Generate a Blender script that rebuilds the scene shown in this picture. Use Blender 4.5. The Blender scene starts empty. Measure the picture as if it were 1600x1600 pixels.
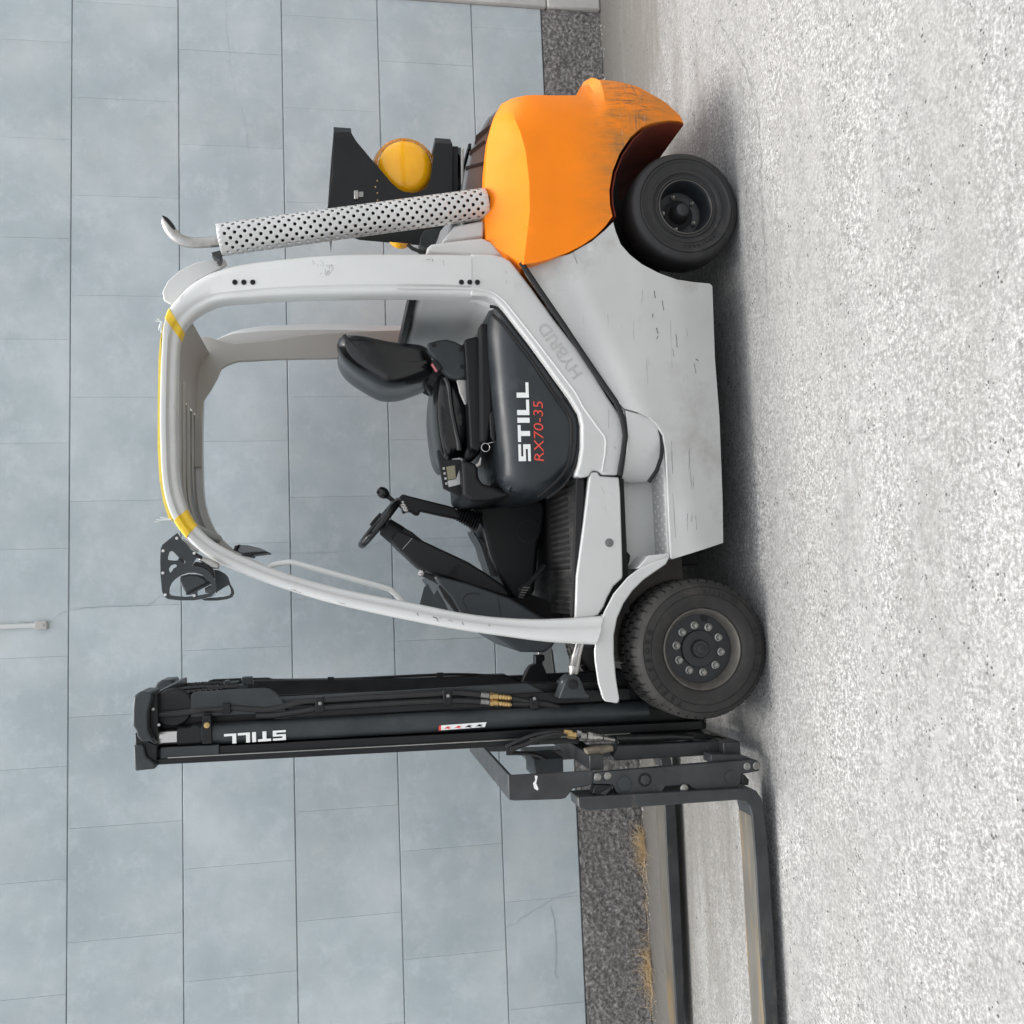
import bpy, bmesh, math, random
from mathutils import Vector, Matrix
random.seed(7)
SC = bpy.context.scene
COL = SC.collection

# ------------------------------------------------------------------ camera
# the photograph was taken with the phone on its side: world "up" is the picture's left
CAM = Vector((0.27650513, -3.52210282, 1.60154739))
AX_R = Vector((0.99636972, -0.08227485, -0.02186839))     # level right of the camera
AX_U = Vector((0.03572573, 0.17093512, 0.98463438))       # level up of the camera
AX_F = Vector((0.07727257, 0.98184114, -0.17325390))      # viewing direction
FPX = 1520.0
cam_data = bpy.data.cameras.new('camera'); cam = bpy.data.objects.new('camera', cam_data); COL.objects.link(cam)
cam_data.sensor_fit = 'HORIZONTAL'; cam_data.sensor_width = 36.0; cam_data.lens = 36.0 * FPX / 1600.0
cam_data.clip_start = 0.05; cam_data.clip_end = 500
X, Y, Z = -AX_U, AX_R, -AX_F
cam.matrix_world = Matrix(((X.x, Y.x, Z.x, CAM.x), (X.y, Y.y, Z.y, CAM.y), (X.z, Y.z, Z.z, CAM.z), (0, 0, 0, 1)))
SC.camera = cam

# ------------------------------------------------------------------ sky, sun, exposure (bright overcast day)
SUN_EL, SUN_AZ = math.radians(85), math.radians(10)      # azimuth clockwise from +Y
world = bpy.data.worlds.new('World'); SC.world = world; world.use_nodes = True
wn = world.node_tree; wn.nodes.clear()
sky = wn.nodes.new('ShaderNodeTexSky'); sky.sky_type = 'NISHITA'; sky.sun_disc = False
sky.sun_elevation = SUN_EL; sky.sun_rotation = SUN_AZ; sky.dust_density = 4.0; sky.air_density = 1.0; sky.ozone_density = 1.0
hsv = wn.nodes.new('ShaderNodeHueSaturation'); hsv.inputs['Saturation'].default_value = 0.22
bg = wn.nodes.new('ShaderNodeBackground'); bg.inputs['Strength'].default_value = 0.15
wo = wn.nodes.new('ShaderNodeOutputWorld')
wn.links.new(sky.outputs[0], hsv.inputs['Color']); wn.links.new(hsv.outputs[0], bg.inputs['Color']); wn.links.new(bg.outputs[0], wo.inputs[0])
sun_d = bpy.data.lights.new('sun', 'SUN'); sun_d.energy = 1.4; sun_d.angle = math.radians(22); sun_d.color = (1.0, 0.97, 0.93)
sun = bpy.data.objects.new('sun', sun_d); COL.objects.link(sun)
sdir = Vector((math.sin(SUN_AZ) * math.cos(SUN_EL), math.cos(SUN_AZ) * math.cos(SUN_EL), math.sin(SUN_EL)))
sun.rotation_euler = sdir.to_track_quat('Z', 'Y').to_euler(); sun.location = sdir * 20
vs = SC.view_settings; vs.view_transform = 'Standard'; vs.look = 'None'; vs.gamma = 1.0; vs.use_curve_mapping = False
vs.exposure = 1.2
SC.render.engine = 'CYCLES'; SC.cycles.use_denoising = True

# ------------------------------------------------------------------ measuring helpers
def ray(ix, iy): return AX_R * ((800.0 - iy) / FPX) - AX_U * ((ix - 800.0) / FPX) + AX_F
def at(ix, iy, y):                       # the point at lateral distance y of the truck seen at photo position ix, iy
    d = ray(ix, iy); return CAM + d * ((y - CAM.y) / d.y)
def on_z(ix, iy, z):
    d = ray(ix, iy); return CAM + d * ((z - CAM.z) / d.z)
def K(ox, oy, k, *p): return [(ox + a * k, oy + b * k) for a, b in p]
def C1(*p): return K(500, 170, .1875, *p)
def C2(*p): return K(230, 480, .15625, *p)
def C3(*p): return K(230, 700, .15625, *p)
def C4(*p): return K(195, 1030, .175, *p)
def C5(*p): return K(640, 970, .1875, *p)
def C6(*p): return K(700, 1120, .1625, *p)
def C7(*p): return K(930, 1080, .18125, *p)
def C8(*p): return K(950, 880, .175, *p)
def D1(*p): return K(960, 210, .15, *p)
def D2(*p): return K(510, 490, .15625, *p)
def D3(*p): return K(660, 620, .175, *p)
def D4(*p): return K(540, 740, .2, *p)
def D5(*p): return K(800, 620, .175, *p)
def D6(*p): return K(620, 400, .175, *p)
def D7(*p): return K(780, 840, .16871, *p)
def D8(*p): return K(240, 820, .125, *p)
def R7(*p): return K(860, 1150, .2813, *p)
def spline(pts, n=4, closed=True):
    out = []; N = len(pts)
    rng = range(N) if closed else range(N - 1)
    for i in rng:
        if closed: p0, p1, p2, p3 = pts[i - 1], pts[i], pts[(i + 1) % N], pts[(i + 2) % N]
        else: p0, p1, p2, p3 = pts[max(i - 1, 0)], pts[i], pts[i + 1], pts[min(i + 2, N - 1)]
        for j in range(n):
            t = j / n
            out.append(tuple(.5 * (2 * b + (c - a) * t + (2 * a - 5 * b + 4 * c - d) * t * t + (3 * b - a - 3 * c + d) * t ** 3) for a, b, c, d in zip(p0, p1, p2, p3)))
    if not closed: out.append(tuple(pts[-1]))
    return out
YC = 0.62                                 # the truck's middle

# ------------------------------------------------------------------ materials
def mat(name, base, rough=.5, metal=0., var=.0, vscale=6., bump=0., bscale=80., spec=.5, stretch=(1, 1, 1), dirt=None, coat=0., rvar=0.):
    m = bpy.data.materials.new(name); m.use_nodes = True; nt = m.node_tree; N = nt.nodes; L = nt.links
    b = N['Principled BSDF']; b.inputs['Roughness'].default_value = rough; b.inputs['Metallic'].default_value = metal
    b.inputs['Base Color'].default_value = (*base, 1); b.inputs['Specular IOR Level'].default_value = spec
    b.inputs['Coat Weight'].default_value = coat
    tc = N.new('ShaderNodeTexCoord'); mp = N.new('ShaderNodeMapping'); mp.inputs['Scale'].default_value = stretch
    L.new(tc.outputs['Object'], mp.inputs[0]); m['map'] = mp.name
    col = None
    if var:
        n = N.new('ShaderNodeTexNoise'); n.inputs['Scale'].default_value = vscale; n.inputs['Detail'].default_value = 6; n.inputs['Roughness'].default_value = .65
        L.new(mp.outputs[0], n.inputs['Vector'])
        r = N.new('ShaderNodeValToRGB'); r.color_ramp.elements[0].position = .3; r.color_ramp.elements[1].position = .7
        r.color_ramp.elements[0].color = (*[c * (1 - var) for c in base], 1); r.color_ramp.elements[1].color = (*[min(1, c * (1 + var)) for c in base], 1)
        L.new(n.outputs['Fac'], r.inputs[0]); col = r.outputs[0]
        if rvar:
            mr = N.new('ShaderNodeMapRange'); mr.inputs['To Min'].default_value = max(0.02, rough - rvar); mr.inputs['To Max'].default_value = min(1, rough + rvar)
            mr.inputs['From Min'].default_value = .3; mr.inputs['From Max'].default_value = .7
            L.new(n.outputs['Fac'], mr.inputs['Value']); L.new(mr.outputs[0], b.inputs['Roughness'])
    for dc, dscale, lo, hi, dst in (dirt or []):
        mp2 = N.new('ShaderNodeMapping'); mp2.inputs['Scale'].default_value = dst; L.new(tc.outputs['Object'], mp2.inputs[0])
        n = N.new('ShaderNodeTexNoise'); n.inputs['Scale'].default_value = dscale; n.inputs['Detail'].default_value = 8; n.inputs['Roughness'].default_value = .7
        L.new(mp2.outputs[0], n.inputs['Vector'])
        mr = N.new('ShaderNodeMapRange'); mr.inputs['From Min'].default_value = lo; mr.inputs['From Max'].default_value = hi; L.new(n.outputs['Fac'], mr.inputs['Value'])
        mx = N.new('ShaderNodeMix'); mx.data_type = 'RGBA'; L.new(mr.outputs[0], mx.inputs['Factor'])
        if col is None: mx.inputs['A'].default_value = (*base, 1)
        else: L.new(col, mx.inputs['A'])
        mx.inputs['B'].default_value = (*dc, 1); col = mx.outputs['Result']
    if col is not None: L.new(col, b.inputs['Base Color'])
    if bump:
        n = N.new('ShaderNodeTexNoise'); n.inputs['Scale'].default_value = bscale; n.inputs['Detail'].default_value = 4
        L.new(mp.outputs[0], n.inputs['Vector'])
        bp = N.new('ShaderNodeBump'); bp.inputs['Strength'].default_value = bump; bp.inputs['Distance'].default_value = .004
        L.new(n.outputs['Fac'], bp.inputs['Height']); L.new(bp.outputs[0], b.inputs['Normal'])
    return m
M = {}
SCUFF = [((.20, .20, .195), 7., .66, .70, (1.0, 1, 14)), ((.29, .275, .245), 2.2, .56, .80, (1, 1, 1))]
M['silver'] = mat('silver_paint', (.545, .55, .537), .34, .0, .05, 3., .04, 250., dirt=[((.33, .32, .295), 2.2, .56, .85, (1, 1, 1))], coat=.15, rvar=.06)
M['skirt'] = mat('scuffed_silver_paint', (.455, .458, .446), .38, .0, .05, 3., .05, 200., dirt=SCUFF, coat=.1, rvar=.08)
M['white'] = mat('lit_silver_paint', (.58, .587, .573), .30, 0, .04, 4., .03, 250., dirt=[((.42, .41, .38), 14., .66, .74, (1, 1, .5))], coat=.2)  # silver paint, lightened to carry the brighter light on the guard
M['roofgrey'] = mat('warm_grey_lining', (.40, .39, .36), .5, 0, .06, 5.)
M['orange'] = mat('orange_paint', (.90, .225, .001), .38, 0, .07, 3., .10, 45., spec=.25, coat=.10, rvar=.08)
M['black'] = mat('black_plastic', (.0062, .0068, .0077), .45, 0, .25, 8., .12, 400., spec=.35, rvar=.06)
M['hood'] = mat('dark_teal_hood', (.020, .025, .029), .36, 0, .12, 5., .10, 500., spec=.45, dirt=[((.06, .066, .068), 3.5, .58, .9, (1, 1, 1))], rvar=.08)
M['vinyl'] = mat('black_vinyl', (.007, .0075, .0085), .22, 0, .2, 8., .22, 18., stretch=(1, 1, 1), rvar=.05)
M['mast'] = mat('black_mast_paint', (.006, .007, .008), .40, .0, .3, 6., .05, 150., spec=.35, dirt=[((.035, .034, .032), 5., .58, .85, (1, 1, .25))], rvar=.08)
M['mastgrey'] = mat('dark_grey_steel', (.030, .036, .039), .42, 0, .25, 8., .06, 120., spec=.4, dirt=[((.075, .074, .068), 6., .58, .85, (1, 1, 1))], rvar=.08)
M['carr'] = mat('worn_dark_steel', (.036, .039, .042), .42, .2, .3, 9., .08, 160., dirt=[((.17, .15, .12), 7., .60, .82, (1, 1, 1)), ((.30, .30, .29), 30., .70, .76, (.3, 1, 1))], rvar=.1)
M['rubber'] = mat('dusty_tyre_rubber', (.020, .0188, .0175), .78, 0, .28, 6., .18, 180., dirt=[((.050, .045, .039), 9., .50, .80, (1, 1, 1))])
M['rubber2'] = mat('black_tyre_rubber', (.014, .014, .0145), .60, 0, .25, 6., .12, 200., dirt=[((.06, .056, .05), 7., .55, .85, (1, 1, 1))])
M['rim'] = mat('black_rim_paint', (.011, .0135, .016), .42, .0, .25, 14., .04, 120.)
M['rimlip'] = mat('dusty_rim_lip', (.13, .12, .105), .55, .4, .25, 20., .1, 120.)
M['nut'] = mat('zinc_nut', (.30, .295, .28), .38, .9, .25, 60.)
M['chrome'] = mat('polished_rod', (.46, .44, .43), .22, 1., .05, 30.)
M['steel'] = mat('bare_steel', (.42, .41, .39), .36, .9, .2, 18., .05, 90.)
M['galv'] = mat('galvanised_sheet', (.60, .60, .585), .40, .35, .08, 6., .04, 120.)
M['brass'] = mat('brass_fitting', (.52, .36, .16), .35, .9, .2, 60.)
M['hose'] = mat('hydraulic_hose', (.013, .013, .0135), .5, 0, .3, 20., .15, 300.)
M['dark'] = mat('matt_black', (.008, .008, .009), .8)
M['white_ink'] = mat('white_lettering', (.82, .83, .82), .5)
M['red_ink'] = mat('red_lettering', (.72, .07, .05), .5)
M['emboss'] = mat('grey_badge', (.42, .425, .415), .5, 0, .15, 60.)
M['yellow'] = mat('yellow_tape', (.80, .53, .03), .42, 0, .18, 25., .3, 60.)
M['yellowstrap'] = mat('yellow_strap', (.78, .60, .10), .5, 0, .1, 25., .1, 60.)
M['string'] = mat('white_string', (.75, .78, .78), .7)
M['mirror'] = mat('mirror_shell', (.10, .11, .115), .3, 0, .1, 20.)
M['lcd'] = mat('display_screen', (.22, .20, .13), .25)
M['mat'] = mat('rubber_floor_mat', (.028, .028, .027), .7, 0, .3, 20., .2, 200., dirt=[((.11, .105, .095), 9., .48, .75, (1, .4, 1))])
M['fork'] = mat('fork_steel', (.040, .044, .047), .40, .3, .3, 9., .06, 120., dirt=[((.20, .17, .12), 6., .58, .8, (.3, 1, 1))], rvar=.1)
M['forktop'] = mat('fork_worn_top', (.17, .16, .14), .42, .6, .22, 7., .05, 120., dirt=[((.40, .25, .08), 5., .52, .68, (.25, 3, 1)), ((.09, .085, .08), 6., .60, .75, (.25, 1, 1))], rvar=.08, stretch=(.3, 1, 1))
M['tail'] = mat('grey_tail_hood', (.085, .09, .094), .34, 0, .1, 6., .05, 300.)
# orange translucent lens
m = mat('amber_lens', (.97, .46, .008), .10, 0, .10, 9.); M['amber'] = m
b = m.node_tree.nodes['Principled BSDF']; b.inputs['Subsurface Weight'].default_value = .35; b.inputs['Subsurface Radius'].default_value = (.05, .025, .004); b.inputs['Subsurface Scale'].default_value = .4
m = mat('amber_clear_lens', (1.0, .50, .06), .08); M['amberclear'] = m
b = m.node_tree.nodes['Principled BSDF']; b.inputs['Transmission Weight'].default_value = .75; b.inputs['IOR'].default_value = 1.45

def scratched_orange():                   # scraped paint on the bumper band of the counterweight
    m = M['orange']; nt = m.node_tree; N = nt.nodes; L = nt.links; b = N['Principled BSDF']
    old = b.inputs['Base Color'].links[0].from_socket
    geo = N.new('ShaderNodeNewGeometry'); sep = N.new('ShaderNodeSeparateXYZ'); L.new(geo.outputs['Position'], sep.inputs[0])
    def mask(lo, hi, a, bb, scale, st, n0, n1):
        mp = N.new('ShaderNodeMapping'); mp.inputs['Scale'].default_value = st; L.new(geo.outputs['Position'], mp.inputs[0])
        n = N.new('ShaderNodeTexNoise'); n.inputs['Scale'].default_value = scale; n.inputs['Detail'].default_value = 10; n.inputs['Roughness'].default_value = .75; L.new(mp.outputs[0], n.inputs['Vector'])
        mr = N.new('ShaderNodeMapRange'); mr.inputs['From Min'].default_value = n0; mr.inputs['From Max'].default_value = n1; L.new(n.outputs['Fac'], mr.inputs['Value'])
        z1 = N.new('ShaderNodeMapRange'); z1.inputs['From Min'].default_value = lo; z1.inputs['From Max'].default_value = a; L.new(sep.outputs['Z'], z1.inputs['Value'])
        z2 = N.new('ShaderNodeMapRange'); z2.inputs['From Min'].default_value = hi; z2.inputs['From Max'].default_value = bb; L.new(sep.outputs['Z'], z2.inputs['Value'])
        p = N.new('ShaderNodeMath'); p.operation = 'MULTIPLY'; L.new(z1.outputs[0], p.inputs[0]); L.new(z2.outputs[0], p.inputs[1])
        q = N.new('ShaderNodeMath'); q.operation = 'MULTIPLY'; L.new(p.outputs[0], q.inputs[0]); L.new(mr.outputs[0], q.inputs[1]); return q.outputs[0]
    def mix(fac, colr, prev):
        mx = N.new('ShaderNodeMix'); mx.data_type = 'RGBA'; L.new(fac, mx.inputs['Factor']); L.new(prev, mx.inputs['A']); mx.inputs['B'].default_value = (*colr, 1); return mx.outputs['Result']
    c = mix(mask(.12, .70, .30, .48, 6., (1.6, 1.6, .6), .34, .66), (.42, .165, .03), old)
    c = mix(mask(.28, .60, .38, .46, 22., (3.5, 3.5, .5), .51, .63), (.22, .115, .045), c)
    c = mix(mask(.36, .52, .41, .47, 26., (.35, .35, 2.6), .53, .64), (.17, .11, .07), c)
    c = mix(mask(.36, .52, .41, .47, 34., (.35, .35, 2.6), .61, .68), (.55, .48, .40), c)
    L.new(c, b.inputs['Base Color'])
scratched_orange()

# surfaces of the place -------------------------------------------------
def surface(name):
    m = bpy.data.materials.new(name); m.use_nodes = True; nt = m.node_tree
    geo = nt.nodes.new('ShaderNodeNewGeometry'); return m, nt.nodes, nt.links, nt.nodes['Principled BSDF'], geo.outputs['Position']
def noise(N, L, pos, scale, st=(1, 1, 1), det=6, rough=.6, off=(0, 0, 0)):
    mp = N.new('ShaderNodeMapping'); mp.inputs['Scale'].default_value = st; mp.inputs['Location'].default_value = off; L.new(pos, mp.inputs[0])
    n = N.new('ShaderNodeTexNoise'); n.inputs['Scale'].default_value = scale; n.inputs['Detail'].default_value = det; n.inputs['Roughness'].default_value = rough
    L.new(mp.outputs[0], n.inputs['Vector']); return n.outputs['Fac']
def ramp(N, L, fac, *stops):
    r = N.new('ShaderNodeValToRGB'); e = r.color_ramp.elements
    while len(e) < len(stops): e.new(.5)
    for el, (p, c) in zip(e, stops): el.position = p; el.color = (*c, 1)
    L.new(fac, r.inputs[0]); return r.outputs[0]
def mixc(N, L, fac, a, b, mode='MIX'):
    mx = N.new('ShaderNodeMix'); mx.data_type = 'RGBA'; mx.blend_type = mode
    for k, v in (('Factor', fac), ('A', a), ('B', b)):
        if hasattr(v, 'links'): L.new(v, mx.inputs[k])
        elif k == 'Factor': mx.inputs[k].default_value = v
        else: mx.inputs[k].default_value = (*v, 1)
    return mx.outputs['Result']
def rng(N, L, v, a, b, c=0., d=1.):
    mr = N.new('ShaderNodeMapRange'); 
    for k, x in zip(('From Min', 'From Max', 'To Min', 'To Max'), (a, b, c, d)): mr.inputs[k].default_value = x
    L.new(v, mr.inputs['Value']); return mr.outputs[0]
def math2(N, L, op, a, b):
    q = N.new('ShaderNodeMath'); q.operation = op
    for i, v in enumerate((a, b)):
        if hasattr(v, 'links'): L.new(v, q.inputs[i])
        else: q.inputs[i].default_value = v
    return q.outputs[0]
def bumpn(N, L, b, *hs):
    prev = None
    for h, s, d in hs:
        bp = N.new('ShaderNodeBump'); bp.inputs['Strength'].default_value = s; bp.inputs['Distance'].default_value = d; L.new(h, bp.inputs['Height'])
        if prev is not None: L.new(prev, bp.inputs['Normal'])
        prev = bp.outputs[0]
    L.new(prev, b.inputs['Normal'])

m, N, L, b, pos = surface('painted_block'); M['block'] = m
oi = N.new('ShaderNodeObjectInfo')
c = ramp(N, L, noise(N, L, pos, 1.6, det=8, rough=.62), (.33, (.365, .423, .448)), (.50, (.430, .490, .513)), (.67, (.525, .577, .592)))
c = mixc(N, L, rng(N, L, noise(N, L, pos, 6.5, det=10, rough=.78, off=(3, 1, 7)), .50, .70, 0, .60), c, (.57, .625, .645))
c = mixc(N, L, rng(N, L, noise(N, L, pos, 2.3, det=8, rough=.7, off=(9, 4, 2)), .50, .72, 0, .55), c, (.49, .52, .50))
c = mixc(N, L, rng(N, L, noise(N, L, pos, 60., det=3, off=(2, 4, 2)), .64, .76, 0, .35), c, (.31, .36, .39))
tone = rng(N, L, oi.outputs['Random'], 0, 1, .965, 1.03); c = mixc(N, L, 1., c, tone, 'MULTIPLY'); L.new(c, b.inputs['Base Color']); b.inputs['Roughness'].default_value = .62
bumpn(N, L, b, (noise(N, L, pos, 140., det=3), .18, .004), (noise(N, L, pos, 9., det=6), .25, .006))
m, N, L, b, pos = surface('block_joint'); M['joint'] = m
L.new(ramp(N, L, noise(N, L, pos, 30.), (.3, (.40, .445, .465)), (.7, (.56, .605, .62))), b.inputs['Base Color']); b.inputs['Roughness'].default_value = .9

m, N, L, b, pos = surface('rough_plinth_render'); M['plinth'] = m
f = noise(N, L, pos, 55., det=4, rough=.6)
c = ramp(N, L, f, (.32, (.070, .066, .063)), (.5, (.185, .176, .169)), (.68, (.40, .383, .366)))
c = mixc(N, L, rng(N, L, noise(N, L, pos, 2.5), .45, .75, 0, .5), c, (.225, .213, .203)); L.new(c, b.inputs['Base Color']); b.inputs['Roughness'].default_value = .95
bumpn(N, L, b, (f, 1., .012))
m, N, L, b, pos = surface('pale_concrete'); M['pale'] = m
c = ramp(N, L, noise(N, L, pos, 4., det=8), (.3, (.36, .355, .335)), (.7, (.52, .515, .49))); L.new(c, b.inputs['Base Color']); b.inputs['Roughness'].default_value = .9
bumpn(N, L, b, (noise(N, L, pos, 60.), .4, .005))

m, N, L, b, pos = surface('concrete_ground'); M['ground'] = m
def voro(scale, off=(0, 0, 0), warp=None):
    mp = N.new('ShaderNodeMapping'); mp.inputs['Location'].default_value = off; L.new(pos, mp.inputs[0]); src = mp.outputs[0]
    if warp is not None:
        w = N.new('ShaderNodeTexNoise'); w.inputs['Scale'].default_value = scale * .9; L.new(src, w.inputs['Vector'])
        va = N.new('ShaderNodeVectorMath'); va.operation = 'SCALE'; va.inputs['Scale'].default_value = warp; L.new(w.outputs['Color'], va.inputs[0])
        vb = N.new('ShaderNodeVectorMath'); L.new(src, vb.inputs[0]); L.new(va.outputs[0], vb.inputs[1]); src = vb.outputs[0]
    v = N.new('ShaderNodeTexVoronoi'); v.inputs['Scale'].default_value = scale; L.new(src, v.inputs['Vector'])
    sp = N.new('ShaderNodeSeparateColor'); L.new(v.outputs['Color'], sp.inputs[0]); return v.outputs['Distance'], sp.outputs[0], sp.outputs[1]
big = noise(N, L, pos, 1.0, (1, 2.0, 1), 6, .6); strk = noise(N, L, pos, 1.5, (.45, 5., 1), 8, .68, (5, 2, 0)); fine = noise(N, L, pos, 85., det=6, rough=.75); mid = noise(N, L, pos, 16., det=8, rough=.78)
c = ramp(N, L, mid, (.34, (.155, .155, .151)), (.50, (.215, .215, .210)), (.66, (.300, .300, .293)))
d1, r1_, r2_ = voro(62., (0, 0, 0), .012); d2, r3_, r4_ = voro(125., (3, 1, 0), .006)
chip = math2(N, L, 'MULTIPLY', rng(N, L, d1, .46, .34), rng(N, L, r1_, .30, .42))
c = mixc(N, L, math2(N, L, 'MULTIPLY', chip, .85), c, ramp(N, L, r2_, (0, (.15, .148, .142)), (.5, (.235, .233, .223)), (1, (.33, .328, .316))))
chip2 = math2(N, L, 'MULTIPLY', rng(N, L, d2, .45, .33), rng(N, L, r3_, .55, .62))
c = mixc(N, L, math2(N, L, 'MULTIPLY', chip2, .6), c, ramp(N, L, r4_, (0, (.16, .158, .15)), (1, (.36, .358, .345))))
patch = rng(N, L, noise(N, L, pos, 1.7, (.8, 1.6, 1), 7, .68, (4, 8, 0)), .38, .62, .26, .92)
grain = math2(N, L, 'ADD', math2(N, L, 'MULTIPLY', fine, .55), math2(N, L, 'MULTIPLY', noise(N, L, pos, 38., det=8, rough=.85, off=(1, 2, 0)), .45))
c = mixc(N, L, math2(N, L, 'MULTIPLY', rng(N, L, grain, .50, .575, 0, .95), patch), c, (.53, .53, .52))
c = mixc(N, L, math2(N, L, 'MULTIPLY', rng(N, L, grain, .42, .485, .85, 0), patch), c, (.085, .085, .083))
c = mixc(N, L, rng(N, L, big, .42, .66, 0, .45), c, (.18, .178, .170))
c = mixc(N, L, rng(N, L, strk, .50, .68, 0, .28), c, (.33, .328, .318))
c = mixc(N, L, rng(N, L, noise(N, L, pos, .9, (.6, 3., 1), 6, .6, (11, 3, 0)), .52, .72, 0, .22), c, (.24, .230, .212))
sx_ = N.new('ShaderNodeSeparateXYZ'); L.new(pos, sx_.inputs[0])    # brown dust, deepened to paint in the wall's shade along its foot
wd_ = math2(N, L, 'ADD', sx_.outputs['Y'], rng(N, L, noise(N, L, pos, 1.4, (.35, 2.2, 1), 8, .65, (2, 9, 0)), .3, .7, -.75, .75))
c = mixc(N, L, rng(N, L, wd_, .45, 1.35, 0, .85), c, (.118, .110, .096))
dd_, ra_, rb_ = voro(34., (7, 5, 0))
c = mixc(N, L, math2(N, L, 'MULTIPLY', rng(N, L, ra_, .90, .93), rng(N, L, d1, .30, .24)), c, (.06, .06, .058))
L.new(c, b.inputs['Base Color']); b.inputs['Roughness'].default_value = .88
bumpn(N, L, b, (fine, .5, .005), (mid, .5, .008), (chip, .35, .003))

# ------------------------------------------------------------------ mesh helpers
class MB:
    def __init__(s): s.v = []; s.f = []
    def add(s, vs, fs):
        o = len(s.v); s.v += [tuple(p) for p in vs]; s.f += [tuple(i + o for i in f) for f in fs]; return s
    def box(s, x0, x1, y0, y1, z0, z1):
        return s.add([(x0, y0, z0), (x1, y0, z0), (x1, y1, z0), (x0, y1, z0), (x0, y0, z1), (x1, y0, z1), (x1, y1, z1), (x0, y1, z1)],
                     [(0, 3, 2, 1), (4, 5, 6, 7), (0, 1, 5, 4), (1, 2, 6, 5), (2, 3, 7, 6), (3, 0, 4, 7)])
    def poly(s, pts, vec):                # a flat outline pushed along vec
        n = len(pts); pts = [Vector(p) for p in pts]; vec = Vector(vec)
        return s.add(pts + [p + vec for p in pts], [tuple(range(n)), tuple(range(2 * n - 1, n - 1, -1))] + [(i, i + n, (i + 1) % n + n, (i + 1) % n) for i in range(n)])
    def prism(s, px, y0, y1, sp=0):       # photo outline standing at y0, reaching back to y1
        if sp: px = spline(px, sp)
        return s.poly([at(a, b_, y0) for a, b_ in px], (0, y1 - y0, 0))
    def rings(s, rs, closed=True, caps=True):
        n = len(rs[0]); o = len(s.v)
        for r_ in rs: s.v += [tuple(p) for p in r_]
        for i in range(len(rs) - 1):
            for j in range(n if closed else n - 1):
                s.f.append((o + i * n + j, o + i * n + (j + 1) % n, o + (i + 1) * n + (j + 1) % n, o + (i + 1) * n + j))
        if caps and closed: s.f.append(tuple(o + j for j in range(n - 1, -1, -1))); s.f.append(tuple(o + (len(rs) - 1) * n + j for j in range(n)))
        return s
    def tube(s, path, r, n=10, caps=True):
        path = [Vector(p) for p in path]; rs = []; up = None
        for i, p in enumerate(path):
            t = (path[min(i + 1, len(path) - 1)] - path[max(i - 1, 0)]).normalized()
            if up is None: up = t.orthogonal().normalized()
            a = (up - t * up.dot(t)).normalized(); up = a; c_ = t.cross(a)
            rr = r[i] if isinstance(r, (list, tuple)) else r
            rs.append([p + (a * math.cos(2 * math.pi * k / n) + c_ * math.sin(2 * math.pi * k / n)) * rr for k in range(n)])
        return s.rings(rs, True, caps)
    def lathe(s, prof, o, axis, n=48, closed=False):   # prof: (radius, height along the axis)
        axis = Vector(axis).normalized(); a = axis.orthogonal().normalized(); c_ = axis.cross(a); o = Vector(o)
        rs = [[o + axis * h + (a * math.cos(2 * math.pi * k / n) + c_ * math.sin(2 * math.pi * k / n)) * r for k in range(n)] for r, h in prof]
        if closed: rs.append(rs[0])
        return s.rings(rs, True, not closed)
    def hexa(s, o, axis, r, h, n=6, rot=0.):
        axis = Vector(axis).normalized(); a = axis.orthogonal().normalized(); c_ = axis.cross(a); o = Vector(o)
        return s.rings([[o + axis * hh + (a * math.cos(rot + 2 * math.pi * k / n) + c_ * math.sin(rot + 2 * math.pi * k / n)) * r * q for k in range(n)] for hh, q in ((0, 1), (h * .85, 1), (h, .86))])
    def mesh(s, name):
        me = bpy.data.meshes.new(name); me.from_pydata(s.v, [], s.f); me.update()
        bm = bmesh.new(); bm.from_mesh(me); bmesh.ops.remove_doubles(bm, verts=bm.verts, dist=1e-5); bmesh.ops.recalc_face_normals(bm, faces=bm.faces); bm.to_mesh(me); bm.free(); return me
    def obj(s, name, m, parent=None, **k): return link(name, s.mesh(name), m, parent, **k)
def link(name, me, m, parent=None, smooth=35, bevel=0., seg=2, sub=0):
    o = bpy.data.objects.new(name, me); COL.objects.link(o)
    if m is not None and not me.materials: me.materials.append(M[m] if isinstance(m, str) else m)
    if smooth:
        me.polygons.foreach_set('use_smooth', [True] * len(me.polygons)); me.set_sharp_from_angle(angle=math.radians(smooth))
    if sub: md = o.modifiers.new('subdivision', 'SUBSURF'); md.levels = sub; md.render_levels = sub
    if bevel:
        md = o.modifiers.new('bevel', 'BEVEL'); md.width = bevel; md.segments = seg; md.limit_method = 'ANGLE'; md.angle_limit = math.radians(38); md.harden_normals = False
    if parent is not None: attach(o, parent)
    return o
ROOTPOS = {}
def attach(o, parent):
    o.parent = parent; o.matrix_parent_inverse = Matrix.Translation(-ROOTPOS.get(parent.name, Vector((0, 0, 0))))
def empty(name, loc=(0, 0, 0), parent=None):
    o = bpy.data.objects.new(name, None); COL.objects.link(o); o.empty_display_size = .1
    if parent is None: o.location = loc; ROOTPOS[o.name] = Vector(loc)
    else: attach(o, parent)
    return o
def tag(o, label=None, cat=None, group=None, kind=None):
    for k_, v_ in (('label', label), ('category', cat), ('group', group), ('kind', kind)):
        if v_: o[k_] = v_
    return o
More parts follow.
